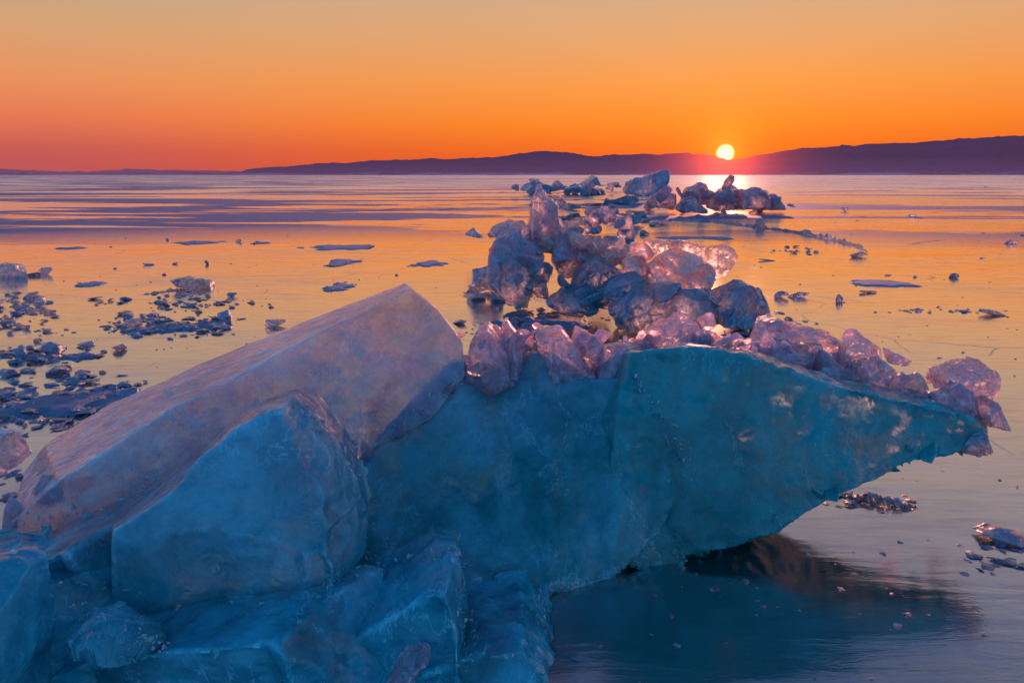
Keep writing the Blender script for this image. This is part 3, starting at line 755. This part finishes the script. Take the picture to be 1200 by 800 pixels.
# ---- behind and around the middle heap
cluster('ice_fragment', P_mid, (660, 240, 745, 282), 30, (7, 26), 'blue shard in the jumble right behind the spire of the middle heap', 'shards jumbled behind the middle heap', 5, .8, stack=.35)
cluster('ice_fragment', P_mid, (640, 288, 765, 330), 14, (12, 26), 'small block filling a gap inside the middle heap', 'small blocks filling the middle heap', 6, .9, stack=.3)
cluster('ice_fragment', P_dark, (535, 352, 735, 398), 48, (4, 20), 'dark ice fragment strewn on the lake between the crest and the middle heap', 'fragments before the middle heap', 7, .4)
cluster('ice_fragment', P_dark, (540, 325, 600, 350), 14, (5, 16), 'dark fragment at the left foot of the middle heap', 'fragments at the left foot of the middle heap', 8, .5)
cluster('ice_fragment', P_mid, (840, 384, 960, 402), 16, (8, 26), 'dull blue chunk piled behind the flat sunlit plate of the crest', 'chunks behind the crest', 9, .6)
put('ice_fragment', P_mid, 598, 279, 30, 'flat dark chunk beside the arched block', None, zs=.6)
put('ice_fragment', P_frag, 597, 345, 16, 'pale lump just left of the cone shaped pinnacle', None, zs=.9, k=2)
cluster('ice_fragment', P_dark, (748, 258, 800, 266), 12, (4, 13), 'flat fragment in the short line right of the middle heap jumble', 'short line of flat fragments', 10, .35)
cluster('ice_fragment', P_pink, (560, 395, 700, 430), 1, (6, 8), 'tiny pink crumb in the crest', None, 3, .8)

# ---- far heaps
far = [
 ('long low dark ridge of broken ice, leftmost of the far heaps', [(596, 219), (601, 213), (612, 217), (628, 212), (640, 219), (668, 221), (700, 222), (731, 224), (731, 228), (620, 227)], 58, 4, 'far'),
 ('small dark heap with a blunt tower on the far low ridge', [(674, 220), (680, 208), (690, 210), (694, 204), (700, 210), (703, 218), (724, 214), (728, 220)], 70, 4, 'far'),
 ('big tilted far slab pointing up at the hills, left of the pink heap', [(731, 226), (733, 213), (744, 209), (764, 204), (778, 197), (784, 198), (783, 213), (776, 228), (750, 230)], 56, 3, 'far'),
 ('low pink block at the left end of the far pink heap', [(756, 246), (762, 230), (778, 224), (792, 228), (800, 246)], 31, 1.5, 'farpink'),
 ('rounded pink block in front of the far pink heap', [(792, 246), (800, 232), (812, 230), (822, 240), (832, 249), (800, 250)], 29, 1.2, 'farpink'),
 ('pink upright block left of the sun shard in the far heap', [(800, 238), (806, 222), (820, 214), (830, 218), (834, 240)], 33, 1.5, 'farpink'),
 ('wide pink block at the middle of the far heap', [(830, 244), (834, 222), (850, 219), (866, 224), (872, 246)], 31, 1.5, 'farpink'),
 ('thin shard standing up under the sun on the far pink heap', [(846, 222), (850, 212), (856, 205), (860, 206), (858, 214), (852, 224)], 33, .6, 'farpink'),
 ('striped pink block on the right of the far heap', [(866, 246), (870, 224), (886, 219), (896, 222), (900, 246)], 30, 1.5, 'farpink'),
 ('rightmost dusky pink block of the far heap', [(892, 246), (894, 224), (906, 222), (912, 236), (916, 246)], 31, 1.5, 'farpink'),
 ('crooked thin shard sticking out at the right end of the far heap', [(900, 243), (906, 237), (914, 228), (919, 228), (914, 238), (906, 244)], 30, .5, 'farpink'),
]
for lab, ol, Y, t, mk in far:
    block('ice_block' if t > 1 else 'ice_shard', lab, ol, Y, t, M[mk], bevel=.10, amp=.07, cat='ice block' if t > 1 else 'ice shard')
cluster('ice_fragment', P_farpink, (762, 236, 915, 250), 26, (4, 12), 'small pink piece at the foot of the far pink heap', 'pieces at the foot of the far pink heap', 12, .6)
cluster('ice_fragment', P_far, (600, 220, 730, 229), 20, (4, 14), 'small dark piece on the leftmost far ridge', 'pieces of the leftmost far ridge', 13, .5)

# ---- left side
put('ice_block', P_frag, 3, 328, 44, 'purple ice block at the left picture edge far down the lake', None, 'ice block', zs=.85, k=0, rot=.2)
put('ice_block', P_frag, 50, 322, 19, 'small square pink block a little right of the purple edge block', None, 'ice block', zs=0.82, sink=.08, k=2, rot=.1)
put('ice_fragment', P_frag, 32, 324, 20, 'low flat piece joining the purple edge block and the small square block', None, 'ice piece', zs=.5, k=5)
block('ice_floe', 'flat pink plank of ice lying alone on the orange lake', [(204, 327), (212, 325), (230, 328), (246, 332), (247, 338), (232, 339), (212, 336)], gy(337.5), .35, M['frag'], bevel=.05, amp=.1, cuts=2, cat='ice slab')
put('ice_block', P_frag, 320, 383, 22, 'clear round topped block lying right of the slushy patch', None, 'ice block', zs=0.61, sink=.08, k=4)
put('ice_block', P_frag, 152, 384, 26, 'pink block stuck in the left part of the slushy patch', None, 'ice block', zs=0.82, sink=.08, k=2)
put('ice_block', P_dark, 262, 376, 18, 'pointed dark lump right of the slushy patch', None, 'ice block', zs=0.82, sink=.08, k=2)
put('ice_block', P_dark, 22, 418, 18, 'pyramid shaped dark lump on the row of lumps at far left', None, 'ice block', zs=0.82, sink=.08, k=2)
put('ice_block', P_dark, 60, 416, 32, 'broad blue lump on the row of lumps at far left', None, 'ice block', zs=.7, k=0)
put('ice_block', P_dark, 102, 406, 18, 'rounded lump at the right end of the row of lumps', None, 'ice block', zs=0.68, sink=.08, k=4)
put('ice_block', P_frag, 38, 402, 16, 'small glassy lump just behind the row of lumps', None, 'ice block', zs=.8, k=1)
put('ice_block', P_frag, 139, 412, 17, 'lone glassy pink lump right of the row of lumps', None, 'ice block', zs=0.61, sink=.08, k=4)
put('ice_fragment', P_frag, 84, 470, 24, 'pink flat piece lying on the slushy band at left', None, 'ice piece', zs=.5, k=1)
put('ice_fragment', P_frag, 279, 284, 10, 'small dark lump far out on the lake, left of centre', None, 'ice piece', zs=0.68, sink=.08, k=2)
put('ice_fragment', P_dark, 171, 311, 13, 'tiny flat lump far out, left of a pair of specks', None, 'ice piece', zs=.5, k=1)
put('ice_fragment', P_dark, 205, 310, 7, 'speck of ice far out, middle of three', None, 'ice piece', zs=.8, k=1)
put('ice_fragment', P_dark, 241, 310, 5, 'speck of ice far out, rightmost of three', None, 'ice piece', zs=1, k=2)
cl = [
 ((136, 372, 256, 394), 110, (4, 20), 'blue lump frozen into the slushy patch on the left', 'lumps of the slushy patch', .36, P_dark),
 ((110, 372, 150, 390), 12, (4, 13), 'crumb at the left tail of the slushy patch', 'crumbs left of the slushy patch', .36, P_dark),
 ((180, 344, 250, 366), 60, (4, 14), 'small lump scattered behind the slushy patch', 'lumps behind the slushy patch', .36, P_dark),
 ((108, 350, 182, 364), 12, (4, 15), 'small lump in the loose row left behind the slushy patch', 'loose row of lumps', .36, P_dark),
 ((-10, 348, 50, 380), 60, (5, 18), 'pinkish fragment in the upper cluster at the left edge', 'upper cluster at the left edge', .6, P_frag),
 ((-10, 380, 30, 392), 12, (5, 18), 'fragment in the middle cluster at the left edge', 'middle cluster at the left edge', .6, P_frag),
 ((40, 384, 82, 396), 12, (4, 14), 'fragment in the small row below the middle cluster', 'small row of fragments', .5, P_frag),
 ((-10, 406, 116, 426), 60, (5, 18), 'small lump along the row of lumps at far left', 'row of lumps at far left', .36, P_dark),
 ((-20, 446, 170, 506), 240, (4, 24), 'blue fragment in the wide slushy band left of the tilted slab', 'fragments of the slushy band', .4, P_dark),
 ((-20, 452, 175, 480), 26, (5, 18), 'glassy pink fragment in the wide slushy band left of the tilted slab', 'pink fragments of the slushy band', .5, P_frag),
 ((255, 350, 320, 362), 12, (3, 10), 'tiny fragment right behind the slushy patch', 'tiny fragments right of the patch', .5, P_dark),
 ((-10, 545, 22, 605), 14, (8, 26), 'blue fragment at the left edge below the rounded pale block', 'fragments at the left edge', .5, P_dark),
]
for k, (reg, n, wr, lab, gr, zs, ms) in enumerate(cl):
    cluster('ice_fragment', ms, reg, n, wr, lab, gr, 30 + k, zs)

# ---- right side
put('ice_block', P_dark, 915, 350, 20, 'left one of two dark boxy lumps standing together on the right', None, 'ice block', zs=.75, k=0, rot=0)
put('ice_block', P_dark, 942, 350, 26, 'right one of two dark boxy lumps standing together on the right', None, 'ice block', zs=.45, k=3, rot=0)
put('ice_fragment', P_dark, 985, 354, 7, 'narrow dark lump standing right of the boxy pair', None, 'ice piece', zs=1.3, k=2)
put('ice_fragment', P_dark, 1017, 344, 22, 'flat glittering piece right of the narrow lump', None, 'ice piece', zs=.45, k=1)
put('ice_fragment', P_dark, 1044, 323, 15, 'flat dark piece behind the glittering piece', None, 'ice piece', zs=.35, k=5)
put('ice_fragment', P_dark, 1122, 326, 11, 'small arched splinter alone on the right', None, 'ice piece', zs=0.61, sink=.08, k=2)
put('ice_block', P_frag, 1187, 286, 14, 'glassy lump near the right picture edge', None, 'ice block', zs=.8, k=0)
put('ice_fragment', P_frag, 1070, 254, 9, 'small lump far out on the right, near the hills', None, 'ice piece', zs=.7, k=0)
put('ice_fragment', P_frag, 992, 248, 9, 'small lump far out, just right of the far pink heap', None, 'ice piece', zs=.8, k=4)
put('ice_fragment', P_dark, 1170, 370, 34, 'low dark lump at the right end of the crumb line', None, 'ice piece', zs=.28, k=0)
put('ice_fragment', P_dark, 899, 306, 20, 'flat dark piece near the curved crack on the right', None, 'ice piece', zs=.3, k=1)
put('ice_fragment', P_frag, 893, 269, 15, 'upright shard on the long crack right of the middle heap', None, 'ice piece', zs=1.1, k=2)
put('ice_fragment', P_dark, 1005, 302, 32, 'ragged dark heap at the near end of the long crack', None, 'ice piece', zs=.4, k=3)
put('ice_block', P_dark, 1195, 640, 70, 'large dark lump cut by the right picture edge, low down', None, 'ice block', zs=.35, k=0)
cl = [
 ((1050, 363, 1160, 367), 34, (3, 10), 'crumb in the thin line of crumbs on the right', 'line of crumbs on the right', .35, P_dark),
 ((910, 290, 960, 298), 18, (3, 9), 'small dark fragment in the patch left of the long crack', 'patch of dark fragments', .5, P_dark),
 ((1140, 630, 1215, 672), 26, (8, 30), 'dark sliver beside the large lump at the right picture edge', 'dark slivers at the right edge', .25, P_dark),
 ((975, 578, 1080, 600), 16, (8, 30), 'thin dark plate lying in the slush under the wedge tip', 'thin plates under the wedge tip', .2, P_dark),
 ((880, 370, 945, 386), 18, (4, 16), 'flat fragment lying right of the middle heap foot', 'flat fragments right of the middle heap', .35, P_dark),
 ((820, 600, 1120, 760), 34, (3, 12), 'tiny clear crumb on the dark mirror ice', 'crumbs on the dark mirror ice', .4, P_frag),
 ((660, 690, 900, 790), 12, (4, 14), 'little glassy flake on the darkest ice below the wedge', 'flakes on the darkest ice', .3, P_frag),
 ((950, 420, 1190, 620), 12, (3, 9), 'lone crumb on the pale ice at the right', 'lone crumbs on the pale ice', .4, P_dark),
 ((880, 240, 1200, 480), 90, (1.5, 5), 'distant crumb on the open ice at the right', 'distant crumbs at the right', .5, P_dark),
 ((0, 290, 560, 470), 120, (1.5, 5), 'distant crumb on the open ice at the left', 'distant crumbs at the left', .5, P_dark),
]
for k, (reg, n, wr, lab, gr, zs, ms) in enumerate(cl):
    cluster('ice_fragment', ms, reg, n, wr, lab, gr, 60 + k, zs)

# the 250 largest loose pieces are things; the crumbs left over are one mass
from mathutils import Euler
SMALL.sort(key=lambda q: -q[0])
crumb_parts = {}
for i, (wpx, name, me, loc, sca, rot, lab, cat, gr) in enumerate(SMALL):
    if i < 200:
        o = bpy.data.objects.new(name, me)
        COL.objects.link(o)
        o.location, o.scale, o.rotation_euler = loc, sca, rot
        tag(o, lab, cat, gr)
    else:
        crumb_parts.setdefault(me.materials[0].name, []).append((me, Matrix.LocRotScale(Vector(loc), Euler(rot), Vector(sca))))
lowres = {}
def low(me, ratio=.12):
    if me.name not in lowres:
        o = bpy.data.objects.new('tmp', me); COL.objects.link(o)
        md = o.modifiers.new('d', 'DECIMATE'); md.ratio = ratio
        out = bpy.data.meshes.new_from_object(o.evaluated_get(bpy.context.evaluated_depsgraph_get()))
        bpy.data.objects.remove(o)
        lowres[me.name] = (coords(out).copy(), [tuple(p.vertices) for p in out.polygons])
    return lowres[me.name]
def merged(name, items, m, label, cat):
    V, Fc, off = [], [], 0
    for me, mx in items:
        c, f = low(me)
        A = np.array(mx)
        V.append(c @ A[:3, :3].T + A[:3, 3])
        Fc += [tuple(i + off for i in q) for q in f]
        off += len(c)
    me = bpy.data.meshes.new(name)
    me.from_pydata(np.concatenate(V).tolist(), [], Fc)
    me.materials.append(m)
    o = bpy.data.objects.new(name, me); COL.objects.link(o)
    return tag(o, label, cat, kind='stuff')
LB = {'fragment ice': 'fine glassy crumbs of ice scattered over the lake', 'blue fragment ice': 'fine blue crumbs of ice scattered over the lake',
      'ridge ice': 'fine blue crumbs between the blocks of the middle heap', 'distant ice': 'fine crumbs on the far dark ridge',
      'distant sunlit ice': 'fine pink crumbs at the foot of the far pink heap', 'crest ice': 'fine pink crumbs on the crest'}
for k, items in crumb_parts.items():
    merged('ice_crumbs', items, bpy.data.materials[k], LB[k], 'ice crumbs')
# glittering crumbs lodged along the crest
rr = random.Random(77)
line = [(560, 408, 3.0), (600, 402, 3.05), (650, 412, 3.1), (700, 432, 3.1), (745, 410, 3.15), (800, 406, 3.15), (870, 416, 3.1), (950, 440, 3.05), (1010, 455, 3.05), (1060, 468, 3.05), (1120, 486, 3.05), (1150, 500, 3.05)]
items = []
for _ in range(420):
    k = rr.randrange(len(line) - 1); t = rr.random()
    a, b = line[k], line[k + 1]
    p = at(a[0] + (b[0] - a[0]) * t + rr.gauss(0, 4), a[1] + (b[1] - a[1]) * t + rr.gauss(-3, 7), a[2] + (b[2] - a[2]) * t + rr.uniform(0, .3))
    w = rr.uniform(.006, .03) * (1 if rr.random() < .85 else 1.8)
    items.append((rr.choice(P_pink), Matrix.LocRotScale(p, Euler((rr.uniform(0, 6), rr.uniform(0, 6), rr.uniform(0, 6))), Vector((w, w * .8, w * .9)))))
merged('crest_crumbs', items, M['pink'], 'glittering pink crumbs lodged along the crest over the mass and wedge', 'ice crumbs')
bpy.context.view_layer.update()
dgr = bpy.context.evaluated_depsgraph_get()
def lodge(lines, n, wr, seed, spread):
    r = random.Random(seed)
    out = []
    for _ in range(n):
        ln = r.choice(lines)
        k = r.randrange(len(ln) - 1); t = r.random()
        q = r.random() ** 2
        d_ = ray(ln[k][0] + (ln[k + 1][0] - ln[k][0]) * t + r.gauss(0, spread), ln[k][1] + (ln[k + 1][1] - ln[k][1]) * t + r.gauss(0, spread)).normalized()
        hit, loc, no, *_x = scene.ray_cast(dgr, Vector((0, 0, H)), d_)
        if hit and loc.y < 4.5 and loc.z > .01:
            w = wr[0] + (wr[1] - wr[0]) * q
            out.append((r.choice(P_pink), Matrix.LocRotScale(loc + no * w * .1, Euler((r.uniform(0, 6), r.uniform(0, 6), r.uniform(0, 6))), Vector((w, w * .8, w * .6)))))
    return out
seams = [[(0, 645), (100, 680), (200, 710), (300, 712), (375, 697), (432, 648), (434, 600), (424, 560)], [(404, 528), (450, 500), (500, 480), (545, 430)],
         [(540, 645), (546, 700), (548, 780)], [(345, 470), (390, 510), (420, 560)], [(20, 610), (110, 602), (190, 562)], [(380, 690), (450, 660), (540, 646)],
         [(640, 700), (630, 725), (650, 755), (668, 772)], [(740, 440), (790, 500), (806, 560)], [(60, 690), (150, 740), (190, 760)]]
merged('seam_crumbs', lodge(seams, 520, (.004, .024), 5, 5), M['seam'], 'fine bright ice crumbs lodged in the joints between the foreground blocks', 'ice crumbs')
# chips frozen to the lower rim of the wedge are parts of it
wedge = bpy.data.objects['ice_wedge']
tip = next(o for o in bpy.data.objects if 'hanging under the right tip' in str(o.get('label')))
tip.name = 'tip_knob'
tip.parent = wedge
for k_ in ('label', 'category'): del tip[k_]
rim = [(1160, 508, 3.02), (1140, 526, 3.0), (1105, 533, 2.98), (1070, 543, 2.93), (1040, 558, 2.9), (985, 576, 2.83), (940, 601, 2.79), (890, 627, 2.75), (840, 647, 2.71), (800, 662, 2.69), (780, 684, 2.66)]
for _ in range(46):
    k = rr.randrange(len(rim) - 1); t = rr.random()
    a, b = rim[k], rim[k + 1]
    w = .03 + .13 * rr.random() ** 2.5
    p = at(a[0] + (b[0] - a[0]) * t, a[1] + (b[1] - a[1]) * t - 3 - 60 * w, a[2] + (b[2] - a[2]) * t + rr.uniform(.0, .16))
    o = bpy.data.objects.new('rim_chip', rr.choice(P_teal)); COL.objects.link(o)
    o.location = p; o.scale = (w, w * .8, w * .7); o.rotation_euler = (rr.uniform(-.7, .7), rr.uniform(-.7, .7), rr.uniform(0, 6))
    o.parent = wedge
# broken corner pieces frozen to the slab are parts of it as well
slab = bpy.data.objects['ice_floe']
for (px, py, Y, w) in [(545, 425, 3.02, .07), (528, 462, 2.96, .09), (470, 512, 2.86, .08), (500, 492, 2.9, .1), (538, 396, 3.06, .06), (60, 575, 2.4, .1), (24, 600, 2.35, .11), (432, 530, 2.78, .08)]:
    o = bpy.data.objects.new('edge_chip', rr.choice(P_pink)); COL.objects.link(o)
    o.location = at(px, py, Y); o.scale = (w, w * .8, w * .8); o.rotation_euler = (rr.uniform(-1, 1), rr.uniform(-1, 1), rr.uniform(0, 6))
    o.parent = slab
# white fracture sheets inside the clear slab
def frac_mat():
    m, nt = mat('fracture sheet')
    N = NT(nt)
    pos = N.n('ShaderNodeNewGeometry').outputs['Position']
    a = N.ramp(N.noise(pos, 9, 7, .65, 1.5), [(.45, 0.0), (.7, .75)])
    tl = N.n('ShaderNodeBsdfTranslucent', {'Color': (.95, .7, .75)})
    df = N.n('ShaderNodeBsdfDiffuse', {'Color': (.7, .65, .8)})
    mx = N.n('ShaderNodeMixShader', {0: .5, 1: tl.outputs[0], 2: df.outputs[0]})
    m2 = N.n('ShaderNodeMixShader', {0: a, 1: N.n('ShaderNodeBsdfTransparent').outputs[0], 2: mx.outputs[0]})
    N.n('ShaderNodeOutputMaterial', {'Surface': m2.outputs[0]})
    return m
M['fract'] = frac_mat()
mound = next(o for o in bpy.data.objects if o.name.startswith('ice_mound'))
mass = bpy.data.objects['ice_mass']
for i, (px, py, Y, s_, e, host) in enumerate([(*q, slab) for q in [(250, 500, 2.7, .22, (1.2, .3, .4)), (400, 450, 2.98, .24, (1.0, -.5, .2)), (500, 420, 3.1, .16, (1.4, .2, .9)), (140, 570, 2.55, .14, (1.1, .6, -.3)), (330, 470, 2.85, .2, (1.5, 0, .7)), (450, 400, 3.05, .15, (.7, .3, 0))]] + [(300, 600, 2.28, .16, (1.0, .5, .2), mound), (370, 560, 2.3, .14, (1.4, -.3, .5), mound),
        (560, 500, 3.12, .2, (1.1, .3, .3), mass), (680, 560, 2.98, .2, (1.3, -.4, .1), mass), (520, 600, 2.85, .18, (1.0, .6, .6), mass),
        (860, 460, 3.02, .16, (.9, .3, .2), wedge), (960, 480, 3.0, .13, (.8, -.2, .4), wedge), (800, 540, 2.92, .2, (1.2, .2, .8), wedge)]):
    n = 26
    V, Fc = [], []
    q = np.array([[x / n * 2 - 1, y / n * 2 - 1, 0] for y in range(n + 1) for x in range(n + 1)])
    zz = fbm(q, .9, i * 3, 4) * .28
    rad = np.hypot(q[:, 0], q[:, 1]) + fbm(q, .7, 50 + i, 4) * .25
    q[:, 2] = zz
    for y in range(n):
        for x in range(n):
            a = y * (n + 1) + x
            if rad[a] < .85: Fc.append((a, a + 1, a + n + 2, a + n + 1))
    me = bpy.data.meshes.new('fracture'); me.from_pydata((q * s_).tolist(), [], Fc)
    for p in me.polygons: p.use_smooth = True
    me.materials.append(M['fract'])
    o = bpy.data.objects.new('fracture', me); COL.objects.link(o)
    o.location = at(px, py, Y); o.rotation_euler = e
    o.parent = host

# ------------------------------------------------------------------ ridged cracks, snow patches
def strip(name, label, pts, wpx, hgt, m, seed, cat):
    """a raised ragged seam following photo points on the ice"""
    P = []
    for (a, b) in zip(pts, pts[1:]):
        for k in range(14):
            t = k / 14
            P.append((a[0] + (b[0] - a[0]) * t, a[1] + (b[1] - a[1]) * t))
    P.append(pts[-1])
    r = random.Random(seed)
    bm = bmesh.new()
    rows = []
    for i, (x, y) in enumerate(P):
        g = ground(x, y)
        t = min(i, len(P) - 1 - i) / (len(P) * .25)
        t = min(1, t)
        wv = wpx / F * g.y * t * r.uniform(.4, 1.6)
        hh = hgt * t * r.uniform(.2, 1.5)
        rows.append([bm.verts.new(g + Vector((0, -wv * 2, .002))), bm.verts.new(g + Vector((r.uniform(-1, 1) * wv, -wv * .7, hh * .8))), bm.verts.new(g + Vector((r.uniform(-1, 1) * wv, wv * .6, hh))), bm.verts.new(g + Vector((0, wv * 2, .002)))])
    for a, b in zip(rows, rows[1:]):
        for k in range(3): bm.faces.new((a[k], b[k], b[k + 1], a[k + 1]))
    me = bpy.data.meshes.new(name)
    bm.to_mesh(me); bm.free()
    me.materials.append(m)
    o = bpy.data.objects.new(name, me)
    COL.objects.link(o)
    return tag(o, label, cat)
strip('ice_seam', 'long raised crack curving from the middle heap to the right over the lake', [(752, 256), (830, 260), (872, 265), (930, 272), (975, 281), (1008, 290), (1018, 296)], 1.6, .09, M['darkfrag'], 3, 'ice seam')
strip('ice_seam', 'thin dark seam running back from the plank at left', [(160, 346), (195, 342), (228, 337)], 1.0, .02, M['darkfrag'], 4, 'ice seam')
strip('ice_seam', 'dark ragged ridge of thin ice under the tip of the wedge', [(976, 580), (1010, 586), (1045, 592), (1080, 596)], 4, .03, M['darkfrag'], 5, 'ice seam')
strip('ice_seam', 'faint wavy crack on the open ice at far right', [(1060, 288), (1085, 283), (1110, 281)], .6, .01, M['darkfrag'], 6, 'ice seam')

def patch(label, px, py, wpx, hpx, seed, m='snow', name='snow_patch'):
    r = random.Random(seed)
    g = ground(px, py)
    y0, y1 = ground(px, py + hpx / 2).y, ground(px, py - hpx / 2).y
    rx, ry = wpx / F * g.y / 2, (y1 - y0) / 2
    nx, ny = (150, 60) if name == 'slush_patch' else (110, 36)
    q = np.array([[x / nx * 2 - 1, y / ny * 2 - 1, 0] for y in range(ny + 1) for x in range(nx + 1)]) * 1.25
    wob = np.stack([q[:, 0] * rx, q[:, 1] * ry * .6, q[:, 0] * 0], 1)
    sl_ = name == 'slush_patch'
    hh = 1 - np.hypot(q[:, 0], q[:, 1]) + fbm(wob, (rx if not sl_ else rx * .35), seed, 5, .6) * (.5 if not sl_ else .55) - (.05 if not sl_ else .12)
    hh = np.where(hh > 0, np.minimum(hh, .35) * (.03 if not sl_ else .05) + .004, 0)
    hh = hh + (hh > 0) * (fbm(wob, .12, seed + 3, 3) * (.002 if not sl_ else .008))
    V = [(g.x + q[i, 0] * rx, (y0 + y1) / 2 + q[i, 1] * ry, max(float(hh[i]), 0.0)) for i in range(len(q))]
    Fc = []
    for y in range(ny):
        for x in range(nx):
            a = y * (nx + 1) + x
            ids = (a, a + 1, a + nx + 2, a + nx + 1)
            if sum(hh[i] > 0 for i in ids) >= 2: Fc.append(ids)
    V = [(v[0], v[1], v[2] if hh[i] > 0 else -.004) for i, v in enumerate(V)]
    me = bpy.data.meshes.new(name)
    me.from_pydata(V, [], Fc)
    for p in me.polygons: p.use_smooth = True
    me.materials.append(M[m])
    o = bpy.data.objects.new(name, me)
    COL.objects.link(o)
    return tag(o, label, 'snow patch' if name == 'snow_patch' else 'slush')
for i, a in enumerate([
 ('thin blue snow patch left of the lone dark lump far out', 230, 284.5, 48, 5),
 ('short snow patch right of the lone dark lump far out', 305, 284.5, 22, 3),
 ('long thin snow patch in the middle distance left of centre', 388, 290, 76, 5.5),
 ('oval snow patch right of the long thin patch, lower down', 398, 308, 40, 7),
 ('flat snow patch left of the pink plank', 105, 333, 42, 7),
 ('scattered slanting snow patch behind the peak of the tilted slab', 395, 336, 34, 14),
 ('small snow patch left of the middle heap', 503, 309, 36, 6),
 ('thin faint snow streak at far left', 82, 291, 30, 3),
 ('snow patch lying behind the upper rim of the middle heap', 812, 279, 70, 5),
 ('oval stain of thin snow on the pale ice at right', 1045, 333, 76, 10),
]):
    patch(*a, seed=i + 4)
patch('bed of frozen slush under the lumps of the patch on the left', 196, 384, 104, 16, 31, 'darksnow', 'slush_patch')
patch('wide bed of frozen slush left of the tilted slab', 70, 478, 210, 46, 32, 'darksnow', 'slush_patch')
patch('bed of slush under the fragments before the middle heap', 650, 376, 130, 26, 33, 'darksnow', 'slush_patch')
patch('bed of slush under the row of lumps at far left', 50, 418, 130, 8, 34, 'darksnow', 'slush_patch')

# ------------------------------------------------------------------ render settings
scene.view_settings.view_transform = 'Standard'
scene.view_settings.look = 'None'
scene.view_settings.exposure = 0
scene.cycles.max_bounces = 9
scene.cycles.adaptive_threshold = .04
scene.cycles.transmission_bounces = 7
scene.cycles.glossy_bounces = 5
scene.cycles.transparent_max_bounces = 14
scene.cycles.diffuse_bounces = 3
scene.cycles.sample_clamp_indirect = 3
scene.cycles.sample_clamp_direct = 4
scene.cycles.use_denoising = True
scene.cycles.caustics_refractive = True
